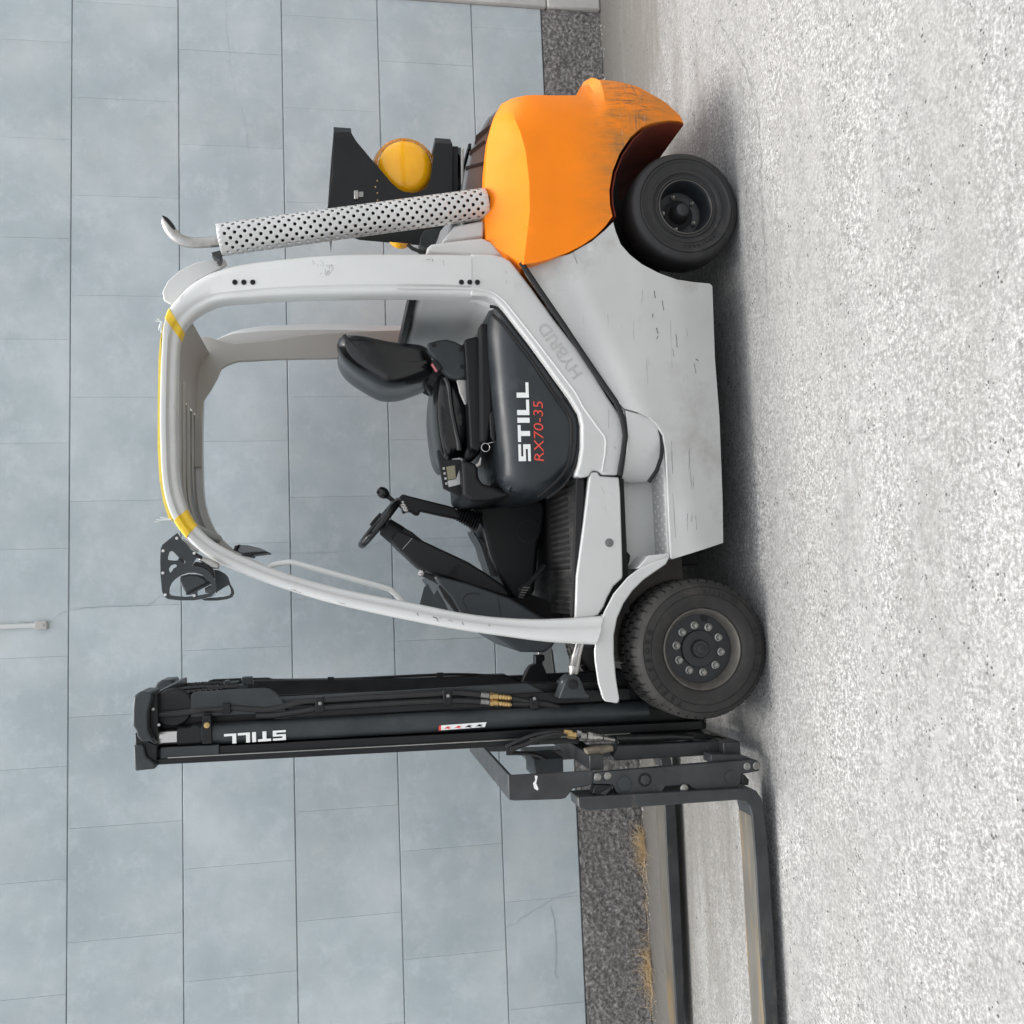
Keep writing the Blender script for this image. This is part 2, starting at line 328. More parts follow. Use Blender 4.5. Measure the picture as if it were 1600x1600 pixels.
def mirror(o, name=None):                 # the same piece on the truck's other side
    me = o.data.copy(); bm = bmesh.new(); bm.from_mesh(me)
    for v_ in bm.verts: v_.co.y = 2 * YC - v_.co.y
    bmesh.ops.reverse_faces(bm, faces=bm.faces); bm.to_mesh(me); bm.free()
    c_ = bpy.data.objects.new(name or o.name.split('.')[0], me); COL.objects.link(c_)
    for md in o.modifiers:
        n_ = c_.modifiers.new(md.name, md.type)
        for p in ('width', 'segments', 'limit_method', 'angle_limit', 'levels', 'render_levels'):
            if hasattr(md, p): setattr(n_, p, getattr(md, p))
    c_.parent = o.parent; c_.matrix_parent_inverse = o.matrix_parent_inverse.copy(); return c_
def plate(name, outlines, y0, y1, m, parent, sp=(), bevel=.0):   # flat plate with cut-outs
    cu = bpy.data.curves.new('outline', 'CURVE'); cu.dimensions = '2D'; cu.fill_mode = 'BOTH'; cu.extrude = abs(y1 - y0) / 2
    for i, px in enumerate(outlines):
        if i in sp: px = spline(px, 4)
        P = [at(a, b_, y0) for a, b_ in px]; s = cu.splines.new('POLY'); s.points.add(len(P) - 1); s.use_cyclic_u = True
        for q, p in zip(s.points, P): q.co = (p.x, p.z, 0, 1)
    to = bpy.data.objects.new('outline', cu); COL.objects.link(to); dg = bpy.context.evaluated_depsgraph_get(); dg.update()
    me = bpy.data.meshes.new_from_object(to.evaluated_get(dg)); bpy.data.objects.remove(to); me.name = name; me.materials.clear()
    bm = bmesh.new(); bm.from_mesh(me)
    for v_ in bm.verts: v_.co = Vector((v_.co.x, (y0 + y1) / 2 + v_.co.z, v_.co.y))
    bmesh.ops.remove_doubles(bm, verts=bm.verts, dist=1e-5); bmesh.ops.recalc_face_normals(bm, faces=bm.faces); bm.to_mesh(me); bm.free()
    return link(name, me, m, parent, bevel=bevel)
def shell(name, px, yf, m, parent, depth=None, mirrored=False, grid=.05, sp=0, bevel=0., smooth=40, xz=None, crease=None):
    # a curved skin: photo outline, its distance from the camera given by yf(x, z)
    if xz is None:
        if sp: px = spline(px, sp)
        P = []
        for a, b_ in px:
            y = yf(0, 0) if False else .1
            for _ in range(14): p = at(a, b_, y); y = .5 * y + .5 * yf(p.x, p.z)
            P.append(Vector((p.x, 0, p.z)))
    else: P = [Vector((a, 0, b_)) for a, b_ in xz]
    bm = bmesh.new(); V_ = [bm.verts.new(p) for p in P]
    if crease is None: bm.faces.new(V_)
    else:                                 # a sharp fold from outline point n (crease[1]) to outline point 0
        Q_ = []
        for a, b_ in crease[0]:
            y = .1
            for _ in range(14): p = at(a, b_, y); y = .5 * y + .5 * yf(p.x, p.z)
            Q_.append(bm.verts.new((p.x, 0, p.z)))
        k_ = crease[1]; bm.faces.new(V_[:k_ + 1] + Q_); bm.faces.new(V_[k_:] + V_[:1] + Q_[::-1])
    xs = [p.x for p in P]; zs = [p.z for p in P]
    def cut(co, no): bmesh.ops.bisect_plane(bm, geom=bm.verts[:] + bm.edges[:] + bm.faces[:], plane_co=co, plane_no=no, dist=1e-5)
    x = min(xs) + grid
    while x < max(xs) - grid * .3: cut((x, 0, 0), (1, 0, 0)); x += grid
    z = min(zs) + grid
    while z < max(zs) - grid * .3: cut((0, 0, z), (0, 0, 1)); z += grid
    for v_ in bm.verts: v_.co.y = yf(v_.co.x, v_.co.z)
    bmesh.ops.triangulate(bm, faces=[f for f in bm.faces if len(f.verts) > 4])
    r_ = bmesh.ops.extrude_face_region(bm, geom=bm.faces[:])
    for v_ in [g for g in r_['geom'] if isinstance(g, bmesh.types.BMVert)]:
        v_.co.y = (2 * YC - v_.co.y) if mirrored else v_.co.y + depth
    bmesh.ops.recalc_face_normals(bm, faces=bm.faces)
    me = bpy.data.meshes.new(name); bm.to_mesh(me); bm.free(); return link(name, me, m, parent, smooth=smooth, bevel=bevel)
def text_mesh(txt, size, extr=.0008, bold=0.):
    cu = bpy.data.curves.new('letters', 'FONT'); cu.body = txt; cu.size = size; cu.extrude = extr; cu.offset = bold; cu.resolution_u = 3
    to = bpy.data.objects.new('letters', cu); COL.objects.link(to); dg = bpy.context.evaluated_depsgraph_get(); dg.update()
    me = bpy.data.meshes.new_from_object(to.evaluated_get(dg)); bpy.data.objects.remove(to); me.materials.clear(); return me
def place_text(name, txt, o, ux, uz, width, height, m, parent, extr=.0008, bold=0., shear=0.):
    me = text_mesh(txt, 1., extr, bold); xs = [v_.co.x for v_ in me.vertices]; ys = [v_.co.y for v_ in me.vertices]
    ux, uz, o = Vector(ux).normalized(), Vector(uz).normalized(), Vector(o); nn = ux.cross(uz)
    for v_ in me.vertices:
        fx = (v_.co.x - min(xs)) / (max(xs) - min(xs)); fy = (v_.co.y - min(ys)) / (max(ys) - min(ys))
        v_.co = o + ux * (fx * width + shear * fy * height) + uz * fy * height + nn * v_.co.z
    return link(name, me, m, parent, smooth=0)
BLOCKS = {'S': [(0, 0, 1, .22), (.72, .22, 1, .40), (0, .40, 1, .60), (0, .60, .28, .78), (0, .78, 1, 1)], 'T': [(0, .76, 1, 1), (.35, 0, .65, .76)],
          'I': [(0, 0, .30, 1)], 'L': [(0, 0, .30, 1), (.30, 0, .92, .24)]}
def block_word(name, word, o, ux, uz, width, height, m, parent, th=.0015):
    adv = {'S': 1.14, 'T': 1.14, 'I': .46, 'L': 1.04}; tot = sum(adv[c_] for c_ in word) - .12; mb = MB(); x = 0.
    ux, uz, o = Vector(ux).normalized(), Vector(uz).normalized(), Vector(o); nn = ux.cross(uz)
    for c_ in word:
        for a, b_, c2, d in BLOCKS[c_]:
            q = [o + ux * ((x + px_) / tot * width) + uz * (py_ * height) for px_, py_ in ((a, b_), (c2, b_), (c2, d), (a, d))]
            mb.poly(q, nn * th)
        x += adv[c_]
    return mb.obj(name, m, parent, smooth=0)

# ================================================================== THE PLACE
from mathutils import noise as mnoise
g = MB(); g.add([(-40, -40, 0), (40, -40, 0), (40, 40, 0), (-40, 40, 0)], [(0, 1, 2, 3)])
ground = g.obj('ground', 'ground', smooth=0); tag(ground, kind='structure')
def crack(name, pts, w, m, parent, nrm, jit=.01, n=8):
    mb = MB(); pts = [Vector(p) for p in pts]; P = []
    for a, b_ in zip(pts[:-1], pts[1:]):
        for k in range(n): P.append(a.lerp(b_, k / n) + Vector((random.uniform(-1, 1), random.uniform(-1, 1), random.uniform(-1, 1))) * jit)
    P.append(pts[-1]); nrm = Vector(nrm).normalized(); o = len(mb.v)
    P = [p - nrm * (p - pts[0]).dot(nrm) for p in P]
    for i, p in enumerate(P):
        t = (P[min(i + 1, len(P) - 1)] - P[max(i - 1, 0)]).normalized(); s = nrm.cross(t) * w * random.uniform(.4, 1.2) * .5
        mb.v += [tuple(p + s), tuple(p - s)]
    mb.f += [(2 * i, 2 * i + 1, 2 * i + 3, 2 * i + 2) for i in range(len(P) - 1)]
    return mb.obj(name, m, parent, smooth=0)
M['crackg'] = mat('ground_crack', (.15, .149, .143), .95); M['crackw'] = mat('wall_crack', (.34, .38, .40), .95)
crack('crack', [on_z(a, b_, .003) for a, b_ in ((1115, 20), (1140, 60), (1165, 110), (1180, 160), (1188, 230), (1187, 300), (1195, 400), (1197, 460))], .0024, 'crackg', ground, (0, 0, 1), .012)
crack('crack', [on_z(a, b_, .003) for a, b_ in ((1160, 610), (1170, 660), (1190, 700), (1196, 760))], .002, 'crackg', ground, (0, 0, 1), .010)

YW = math.radians(1.3152); WT = Vector((math.cos(YW), math.sin(YW), 0)); WN = Vector((-math.sin(YW), math.cos(YW), 0)); WD = 1.8126
def W(u, d, z): return WT * u + WN * (WD + d) + Vector((0, 0, z))
def on_wall(ix, iy, d=0.):
    r_ = ray(ix, iy); return CAM + r_ * ((WD + d - WN.dot(CAM)) / WN.dot(r_))
U0, U1 = -4.4, 3.748
wall = empty('block_wall', W(0, 0, 0))
tag(wall, 'blue-grey painted wall of large square blocks behind the forklift', 'wall', kind='thing')
mb = MB(); q = [W(U0, .012, .36), W(U1, .012, .36), W(U1, .012, 3.55), W(U0, .012, 3.55)]; mb.poly(q, WN * .25); mb.obj('joint_bed', 'joint', wall, smooth=0)
ROWS = [.3625, .782, 1.331, 1.872, 2.434, 2.990, 3.545]
def block_mesh(L_, H_):
    c = .0028; mb = MB()
    fr = [WT * a + Vector((0, 0, b_)) for a, b_ in ((.0004, c), (L_ - .0004, c), (L_ - .0004, H_ - c), (.0004, H_ - c))]
    md = [WT * a + WN * .003 + Vector((0, 0, b_)) for a, b_ in ((0, 0), (L_, 0), (L_, H_), (0, H_))]
    bk = [p + WN * .04 for p in md]; return mb.rings([fr, md, bk]).mesh('block')
for i in range(len(ROWS) - 1):
    off = -.26 if i in (0, 2, 4, 6) else .050
    if i == 0: off = -.26
    js = [off + .5525 * k for k in range(-9, 9)]; js = [U0] + [j for j in js if U0 + .1 < j < U1 - .1] + [U1]
    cache = {}
    for a, b_ in zip(js[:-1], js[1:]):
        Lb, Hb = b_ - a - .0003, ROWS[i + 1] - ROWS[i] - .0044; key = round(Lb, 3)
        if key not in cache: cache[key] = block_mesh(Lb, Hb)
        o = link('block', cache[key], 'block', None, smooth=0)
        o.parent = wall; o.matrix_parent_inverse = Matrix.Translation(-ROOTPOS[wall.name])
        o.location = W(a + .00015, random.uniform(-.0006, .0006), ROWS[i] + .0022)
# rough rendered base course
mb = MB(); nu, nz = 760, 46; zt = .3595
for i in range(nu + 1):
    for j in range(nz + 1):
        u = U0 + (U1 - U0) * i / nu; z = -.01 + (zt + .01) * j / nz
        h = mnoise.fractal(Vector((u * 34, z * 34, 1.7)), .8, 2.1, 3) * .006 + mnoise.noise(Vector((u * 3, z * 5, 4))) * .004
        if j == nz: z += mnoise.noise(Vector((u * 20, 3, 1))) * .0025
        mb.v.append(tuple(W(u, -.004 + h, z)))
for i in range(nu):
    for j in range(nz): o_ = i * (nz + 1) + j; mb.f.append((o_, o_ + nz + 1, o_ + nz + 2, o_ + 1))
mb.obj('plinth', 'plinth', wall, smooth=60)
mb = MB(); mb.poly([W(U0, .011, 0), W(U1, .011, 0), W(U1, .011, .357), W(U0, .011, .357)], WN * .2); mb.obj('plinth_core', 'plinth', wall, smooth=0)
crack('crack', [on_wall(a, b_, -.0030) for a, b_ in ((30, 972), (75, 970), (110, 952), (170, 947), (230, 946), (250, 932), (300, 908), (400, 862), (470, 865), (560, 860), (600, 845), (640, 850), (740, 853))], .0024, 'crackw', wall, -WN, .006, 5)
crack('crack', [on_wall(a, b_, -.0030) for a, b_ in ((790, 1452), (830, 1425), (870, 1402), (903, 1392))], .0024, 'crackw', wall, -WN, .006, 5)
crack('crack', [on_wall(a, b_, -.0030) for a, b_ in ((352, 0), (355, 40), (358, 90), (362, 120), (378, 170), (390, 240))], .0013, 'crackw', wall, -WN, .006, 5)
crack('scar', [on_wall(a, b_, -.0030) for a, b_ in ((860, 1416), (866, 1435), (869, 1470), (869, 1505), (867, 1522), (872, 1530))], .005, 'crackw', wall, -WN, .001, 5)

pil = empty('concrete_pier', W(U1 + .2, 0, 0)); tag(pil, 'pale bare concrete pier at the end of the blue-grey wall', 'pier')
mb = MB(); mb.poly([W(U1 + .002, -.02, .33), W(U1 + 1.2, -.02, .33), W(U1 + 1.2, -.02, 3.55), W(U1 + .002, -.02, 3.55)], WN * .3); mb.obj('shaft', 'pale', pil, bevel=.01)
mb = MB(); mb.poly([W(U1 + .002, -.028, 0), W(U1 + 1.2, -.028, 0), W(U1 + 1.2, -.028, .327), W(U1 + .002, -.028, .327)], WN * .3); mb.obj('base', 'pale', pil, bevel=.012)

pipe = empty('conduit_pipe', on_wall(70, 977)); tag(pipe, 'thin white conduit pipe fixed upright high on the wall', 'pipe')
mb = MB(); p1 = on_wall(62, 977, -.016); mb.tube([p1 + Vector((0, 0, .5)), p1], .0125, 12); mb.obj('tube', 'white', pipe)
mb = MB(); mb.poly([on_wall(a, b_, -.001) for a, b_ in ((56, 971), (75, 970), (76, 983), (56, 984))], -WN * .030); mb.obj('end_bracket', 'pale', pipe, bevel=.004)
mb = MB(); mb.hexa(on_wall(67, 977, -.031), -WN, .007, .006); mb.obj('screw', 'steel', pipe)

# dry grass in the gap at the foot of the wall
M['straw'] = mat('dry_straw', (.70, .54, .33), .8, 0, .35, 40.)
def tuft(name, label, u, n, spread, hmax, kind='thing'):
    mb = MB(); base = W(u, -.035, 0)
    for k in range(n):
        p = base + WT * random.gauss(0, spread) + WN * random.uniform(-.02, .012); h = hmax * random.uniform(.35, 1.)
        dirv = (WT * random.uniform(-1, 1) - WN * random.uniform(-.2, .9) + Vector((0, 0, random.uniform(.2, 1.3)))).normalized()
        side = dirv.cross(Vector((random.random(), random.random(), .3))).normalized() * random.uniform(.0008, .0016); bend = Vector((random.uniform(-.3, .3), random.uniform(-.3, .1), -.5)) * h
        P = [p + dirv * h * t + bend * t * t * .6 for t in (0, .35, .7, 1.)]; o = len(mb.v)
        for i, x in enumerate(P): s_ = side * (1 - i / 3.4); x.z = max(x.z, .003); mb.v += [tuple(x + s_), tuple(x - s_)]
        mb.f += [(o + 2 * i, o + 2 * i + 1, o + 2 * i + 3, o + 2 * i + 2) for i in range(3)]
    return tag(mb.obj(name, 'straw', smooth=0), label, 'grass', 'dry grass at the foot of the wall', kind)
gr_ = MB()
for k in range(420):
    u = random.uniform(U0 + .5, U1 - .05); r_ = random.uniform(.002, .0065) * random.random() ** .5 + .0015; dd = -.012 - abs(random.gauss(0, .035)); o = W(u, dd, r_ * .35)
    gr_.rings([[o + Vector((math.cos(t) * r_ * q * random.uniform(.8, 1.2), math.sin(t) * r_ * q * random.uniform(.8, 1.2), h * r_)) for t in (0, 1.05, 2.1, 3.14, 4.19, 5.24)] for h, q in ((-.6, .6), (0, 1), (.5, .55))])
tag(gr_.obj('grit', 'pale', smooth=0), 'loose grit and small stones along the foot of the wall', 'grit', kind='stuff')
M['gap'] = mat('dark_gap_strip', (.045, .042, .038), .95, 0, .4, 30.)  # dark strip laid flat along the foot of the wall
crack('base_gap', [W(U0 + .3 + k * .1, -.011 - random.uniform(0, .004), .0035) for k in range(77)], .016, 'gap', ground, (0, 0, 1), .002, 4)
def wall_u(ix, iy): return on_wall(ix, iy).dot(WT)
tuft('dry_grass', 'bushy clump of dry straw-coloured grass nearest the fork shanks', wall_u(1002, 1322), 300, .050, .17)
tuft('dry_grass', 'long clump of dry straw-coloured grass farther along the plinth from the forklift', wall_u(1010, 1515), 280, .085, .18)
tuft('dry_grass', 'sparse wisps of dry grass between the two straw clumps', wall_u(1008, 1400), 70, .16, .10, 'stuff')

# ================================================================== THE FORKLIFT
truck = empty('forklift', (0.95, YC, 0))
tag(truck, 'silver and orange counterbalance forklift truck parked in front of the wall', 'forklift')
T = truck
# ---------------------------------------------------------------- underbody core, dark boxes shaped to stop light passing under the truck
c = MB(); c.box(.42, 1.46, .13, 2 * YC - .13, .155, .34); c.box(.34, 1.50, .30, 2 * YC - .30, .15, .70); c.box(.02, 1.9, .34, 2 * YC - .34, .30, .62); c.obj('chassis_light_block', 'dark', T, bevel=.01)
# ---------------------------------------------------------------- counterweight
rearpx = [(783, 163), (800, 154), (822, 149), (860, 149), (900, 149), (906, 137), (912, 128), (935, 125), (965, 127), (1000, 137), (1040, 160), (1062, 180), (1068, 192)]
RP = [at(a, b_, .36) for a, b_ in rearpx]; RZ = [(p.z, p.x) for p in RP]
def xend(z):
    if z >= RZ[0][0]: return RZ[0][1] - (z - RZ[0][0]) * 1.2
    for (z0, x0), (z1, x1) in zip(RZ[:-1], RZ[1:]):
        if z1 <= z <= z0: return x0 + (x1 - x0) * (z - z0) / (z1 - z0 - 1e-9)
    return RZ[-1][1]
crease = [at(a, b_, .05) for a, b_ in ((785, 163), (797, 175), (812, 203), (822, 240), (827, 285), (828, 330), (822, 380), (818, 414))]
def zcre(x):
    pts = sorted((p.x, p.z) for p in crease)
    if x <= pts[0][0]: return pts[0][1]
    for (x0, z0), (x1, z1) in zip(pts[:-1], pts[1:]):
        if x0 <= x <= x1: return z0 + (z1 - z0) * (x - x0) / (x1 - x0 + 1e-9)
    return pts[-1][1]
def ycw(x, z):
    R_ = .34; dx = max(0., min(R_, xend(z) - x)); y = .045 + R_ * (1 - math.sqrt(max(0, 1 - ((R_ - dx) / R_) ** 2))) * .92
    zc = zcre(x)
    if z > zc: y += (z - zc) * .80 + .6 * (z - zc) ** 2
    if z < .42: y += (.42 - z) * .10
    return y
cwpx = [(818, 413), (800, 403), (780, 390), (760, 374), (757, 340), (757, 300), (759, 255), (763, 215), (771, 185)] + rearpx + \
       [(1060, 189), (1046, 188), (1030, 190), (1016, 193), (1003, 198), (985, 214), (968, 240), (957, 268), (952, 298), (953, 320), (957, 338), (946, 353), (930, 369), (910, 383), (888, 394), (860, 404), (838, 410)]
cw = shell('counterweight', cwpx, ycw, 'orange', T, mirrored=True, grid=.03, smooth=24, crease=([(797, 175), (812, 203), (822, 240), (827, 285), (828, 330), (822, 380)], 9))
# tail hood above it
th = MB(); th.prism(C1((1390, 130), (1380, 60), (1470, 0), (1300, 190), (1235, 330), (1200, 480), (1190, 620), (1190, 900), (1180, 1100), (1400, 1100), (1370, 900), (1370, 620), (1380, 300)), .20, 2 * YC - .2)
th = MB(); th.prism([(784, 164), (775, 172), (763, 182), (745, 212), (734, 238), (727, 270), (722, 300), (720, 380), (765, 392), (775, 300), (778, 220), (785, 180)], .27, 2 * YC - .27)
ap = [(1067, 194), (1058, 192.5), (1046, 191.5), (1032, 193.5), (1018, 197), (1006, 202), (989, 217), (972, 242), (961, 270), (956, 298), (957, 320), (961, 338)]
M['well'] = mat('shaded_orange', (.16, .022, .008), .7, 0, .3, 12.)  # added liner, the arch's shaded orange painted in as dark red
aw = [at(a, b_, .075) for a, b_ in ap]; wmb = MB(); wmb.rings([[p_, p_ + Vector((0, 1.09, 0)), p_ + Vector((-.002, 1.09, -.004)), p_ + Vector((-.002, 0, -.004))] for p_ in aw]); wmb.obj('arch_shade_liner', 'well', cw, smooth=50)
tail = th.obj('tail_hood', 'tail', T, bevel=.012)
for pxs in (C1((1300, 220), (1420, 130), (1400, 185), (1290, 290)), C1((1245, 350), (1370, 260), (1380, 285), (1250, 385)), C1((1215, 480), (1365, 440), (1370, 465), (1215, 505))):
    v = MB(); v.prism(pxs, .266, .28); v.obj('vent_slot', 'dark', tail)
s = MB(); s.prism([(666, 394), (668, 386), (674, 381), (700, 377), (753, 371), (766, 377), (778, 387), (790, 402), (735, 400)], .145, .32, 0); s.obj('pillar_foot', 'silver', T, bevel=.012, seg=3)
s = MB(); s.prism(C1((1010, 1110), (1120, 975), (1370, 925), (1365, 1070), (1180, 1095)), .20, .6); s.obj('engine_cover', 'silver', T, bevel=.01)
# ---------------------------------------------------------------- lower silver skirt, both sides
SKA, SKB = at(890, 398, .05), at(1005, 646, .05)
def yskirt(x, z):
    y = .035 + max(0, z - .42) * .06
    nx, nz = -(SKB.z - SKA.z), (SKB.x - SKA.x); l_ = math.hypot(nx, nz); d_ = ((x - SKA.x) * nx + (z - SKA.z) * nz) / l_
    if d_ < 0: d_ = -d_
    else: d_ = 0
    return y + .24 * d_ + max(0, .275 - z) * .16
skpx = [(820, 416), (850, 408), (890, 397), (925, 377), (945, 360), (958, 347), (962, 362), (970, 382), (984, 398), (1003, 413), (1030, 427), (1058, 437), (1085, 441), (1109, 443), (1113, 447), (1117, 560), (1124, 650), (1129, 780), (1130, 848), (1049, 874), (1048, 840), (1045, 760), (1042, 710), (1037, 680), (1028, 664), (1015, 652), (998, 644), (975, 638), (960, 622), (920, 564), (880, 505), (845, 454)]
sk = shell('side_skirt', skpx, yskirt, 'skirt', T, depth=.05, grid=.03, bevel=.006, smooth=60); mirror(sk)
M['scr'] = mat('scrape_mark', (.07, .07, .068), .7); M['scr2'] = mat('faint_scrape', (.25, .25, .245), .6)
for (x0, y0_, x1, y1_, w_, m_) in ((1026, 512, 1028, 522, .004, 'scr'), (1028, 525, 1026, 530, .003, 'scr'), (1056, 522, 1058, 543, .0025, 'scr'), (1051, 546, 1053, 558, .0015, 'scr'), (1085, 568, 1087, 583, .002, 'scr'), (1073, 513, 1074, 526, .0012, 'scr'), (1087, 561, 1091, 564, .003, 'scr'), (1022, 455, 1024, 466, .0035, 'scr'), (1035, 470, 1037, 485, .003, 'scr'), (1020, 490, 1020, 497, .003, 'scr'),
        (1076, 705, 1081, 765, .0011, 'scr'), (1078, 700, 1076, 735, .0018, 'scr2'), (1087, 805, 1088, 828, .0012, 'scr'), (1074, 802, 1073, 830, .0010, 'scr'), (1081, 805, 1080, 815, .003, 'scr2'), (895, 393, 902, 412, .002, 'scr'), (1004, 452, 1003, 475, .0015, 'scr2'), (1049, 690, 1051, 740, .003, 'scr2'), (1051, 770, 1053, 840, .0025, 'scr2'), (990, 500, 990, 530, .001, 'scr2'), (1047, 500, 1050, 575, .0012, 'scr2'), (1010, 560, 1012, 600, .0012, 'scr2')):
    P_ = []
    for t_ in (0, 1):
        a_, b_ = (x0, y0_) if t_ == 0 else (x1, y1_); y = .05
        for _ in range(10): p = at(a_, b_, y); y = yskirt(p.x, p.z)
        P_.append(Vector((p.x, y - .0012, p.z)))
    crack('scratch', P_, w_, m_, sk, (0, -1, 0), .0012, 6)
g = MB(); g.tube([at(a, b_, .062) for a, b_ in ((814, 410), (845, 456), (880, 507), (920, 567), (962, 628), (972, 650), (977, 680), (974, 707), (968, 742))], .011, 8); g.obj('seam', 'dark', T)
# step: rounded end cover, riser, dimpled tread
def ycov(x, z):
    p0 = at(1010, 755, .05).x; p1 = at(985, 640, .05).x; t = max(0, min(1, (x - p0) / (p1 - p0)))
    return .055 + .20 * (1 - math.sqrt(max(0, 1 - (1 - t) ** 2.2)))
cov = shell('step_cover', [(977, 641), (1000, 647), (1016, 655), (1026, 665), (1031, 678), (1032, 700), (1029, 722), (1022, 740), (1010, 752), (990, 753), (971, 750), (978, 712), (981, 684), (980, 662)], ycov, 'silver', T, depth=.04, grid=.02, bevel=.004)
g = MB(); g.tube([at(a, b_, .06) for a, b_ in ((1030, 668), (1036, 690), (1033, 715), (1026, 735), (1014, 753))], .008, 8); g.obj('seam', 'dark', T)
zs = at(1046, 800, .035).z
rs = MB(); rs.prism([(966, 740), (1026, 748), (1028, 870), (1002, 885), (985, 905), (968, 905)], .24, .27); rs.obj('riser_panel', 'silver', T, bevel=.004)
rh = MB(); rh.prism(D5((985, 1395), (1030, 1385), (1055, 1415), (1050, 1460), (1010, 1590), (990, 1600)), .236, .24); rh.obj('riser_slot', 'dark', T)
p0 = at(1049, 872, .035).x; p1 = at(1043, 700, .035).x
st = MB(); st.box(p0, p1 + .1, .086, .262, zs - .03, zs - .002); step = st.obj('step', 'skirt', T, bevel=.003)
dm = MB(); dm.lathe([(.0056, 0), (.0044, .0028), (.0008, .0038)], (0, 0, 0), (0, 0, 1), 8); dm = dm.mesh('dimple')
for i in range(11):
    for j in range(4):
        o = Vector((p0 + .02 + i * .038 + (j % 2) * .019, .104 + j * .034, zs - .0025))
        
        if o.x < p1 + .06 - j * .03: dd = link('dimple', dm, 'galv', step); dd.location = o
ed = MB(); ed.box(p0, p1 - .02, .034, .040, zs - .002, zs + .004); ed.obj('step_edge', 'white', step, bevel=.001)
# ---------------------------------------------------------------- upper side frame
frpx = [(735, 396), (768, 397), (786, 401), (798, 408), (811, 424), (830, 449), (865, 498), (900, 543), (930, 588), (950, 621), (966, 644), (973, 662), (975, 682), (972, 707), (966, 742), (941, 742), (936, 736), (926, 735), (920, 744), (908, 746), (899, 743), (905, 725), (909, 699), (909, 664), (905, 646), (890, 621), (830, 538), (787, 482), (773, 467), (760, 462), (735, 461)]
fr = MB(); fr.prism(frpx, .085, .15); fr = fr.obj('side_frame', 'silver', T, bevel=.009, seg=3); mirror(fr)
for w, q in ((.0045, D6((0, 285), (400, 288), (700, 292), (800, 305), (880, 335), (960, 400), (1040, 500), (1160, 650), (1400, 960), (1600, 1225)) + D5((640, 100), (760, 265), (825, 350), (838, 400), (832, 500), (805, 670))),):
    r_ = MB(); r_.tube([at(a, b_, .0855) for a, b_ in q], w, 8); r_.obj('frame_rib', 'white', fr)
sill = MB(); sill.prism(D5((690, 735), (705, 680), (722, 672), (765, 672), (785, 708), (955, 718), (968, 860), (985, 1400), (990, 1600)) + D7((1138, 380), (1060, 450), (1000, 560), (970, 640), (915, 718), (860, 735), (705, 745)) + D5((578, 1600), (640, 1150)), .088, .13); sill = sill.obj('sill_panel', 'silver', T, bevel=.006, seg=3); mirror(sill)
pg = MB(); o = at(952, 848, .0865); pg.lathe([(.0165, .003), (.0165, -.001), (.014, -.002)], o, (0, 1, 0), 24); pg.obj('plug', mat('grey_plug', (.13, .135, .135), .5), sill)
gp = MB(); gp.prism([(901, 748), (912, 750), (912, 780), (905, 860), (899, 964), (894, 964), (898, 860)], .105, .14); gp.obj('floor_seal', 'dark', T, bevel=.002)
# place lettering on the frame
bo = at(910.5, 583, .0842); be = at(853, 502, .0842); ux = (be - bo); uz = Vector((0, -1, 0)).cross(ux)
uz = Vector((-ux.z, 0, ux.x))
place_text('lettering', 'HYBRID', bo, ux, uz, ux.length, .046, 'emboss', fr, .0008, .012)
for q in ((367, 441), (381, 441), (395, 441), (721, 441), (734, 441), (746, 441)):
    h = MB(); h.lathe([(.0098, .004), (.0098, -.002), (.0055, -.0022), (.005, -.0005)], at(q[0], q[1], .0825 if q[0] > 700 else .083 + .132 * ((737 - q[0]) / 475.) ** 1.7 - .0005), (0, 1, 0), 16); h.obj('hole_plug', 'black', fr)
# ---------------------------------------------------------------- overhead guard
OUT = [(737, 396), (690, 395), (620, 395), (550, 395), (490, 398), (430, 404), (385, 410), (354, 417), (324, 427), (296, 444), (277, 463), (263, 480), (254, 505), (251, 540), (249, 590), (248, 650), (249, 700), (251, 740), (256, 775), (266, 805), (283, 832), (308, 858), (339, 879), (386, 900), (433, 917), (500, 938), (560, 953), (640, 970), (720, 985), (790, 995), (860, 1004), (932, 1008)]
INN = [(737, 461), (690, 459), (620, 458), (550, 459), (490, 460), (430, 462), (390, 465), (362, 467), (337, 471), (313, 482), (295, 496), (283, 512), (277, 533), (275, 560), (274, 600), (273, 650), (274, 700), (275, 735), (279, 763), (286, 787), (298, 812), (322, 838), (352, 857), (398, 877), (445, 895), (510, 914), (568, 927), (646, 942), (724, 958), (792, 966), (860, 968), (946, 963)]
REAR = [(0, .030), (.02, .010), (.08, .001), (.30, 0), (.55, 0), (.77, 0), (.80, .006), (.84, .006), (.87, .003), (.93, .006), (.97, .014), (1, .032), (1, .085), (.28, .085)]
TOP = [(0, .034), (.03, .014), (.12, .002), (.26, 0), (.42, .002), (.52, .014), (.56, .020), (.62, .024), (.72, .024), (.82, .026), (.93, .030), (1, .040), (1, .085), (0, .085)]
FRONT = [(0, .034), (.03, .016), (.12, .003), (.26, 0), (.44, 0), (.54, .005), (.60, .012), (.64, .020), (.74, .020), (.82, .018), (.94, .022), (1, .034), (1, .085), (0, .085)]
g_ = empty('overhead_guard', parent=T)
rgs = []
def ylean(ix, i=0):                    # the guard leans inwards towards the roof
    if i <= 15: return .083 + .132 * max(0, min(1, (737 - ix) / 475.)) ** 1.7
    return .215 - .185 * max(0, min(1, (ix - 256) / 676.))
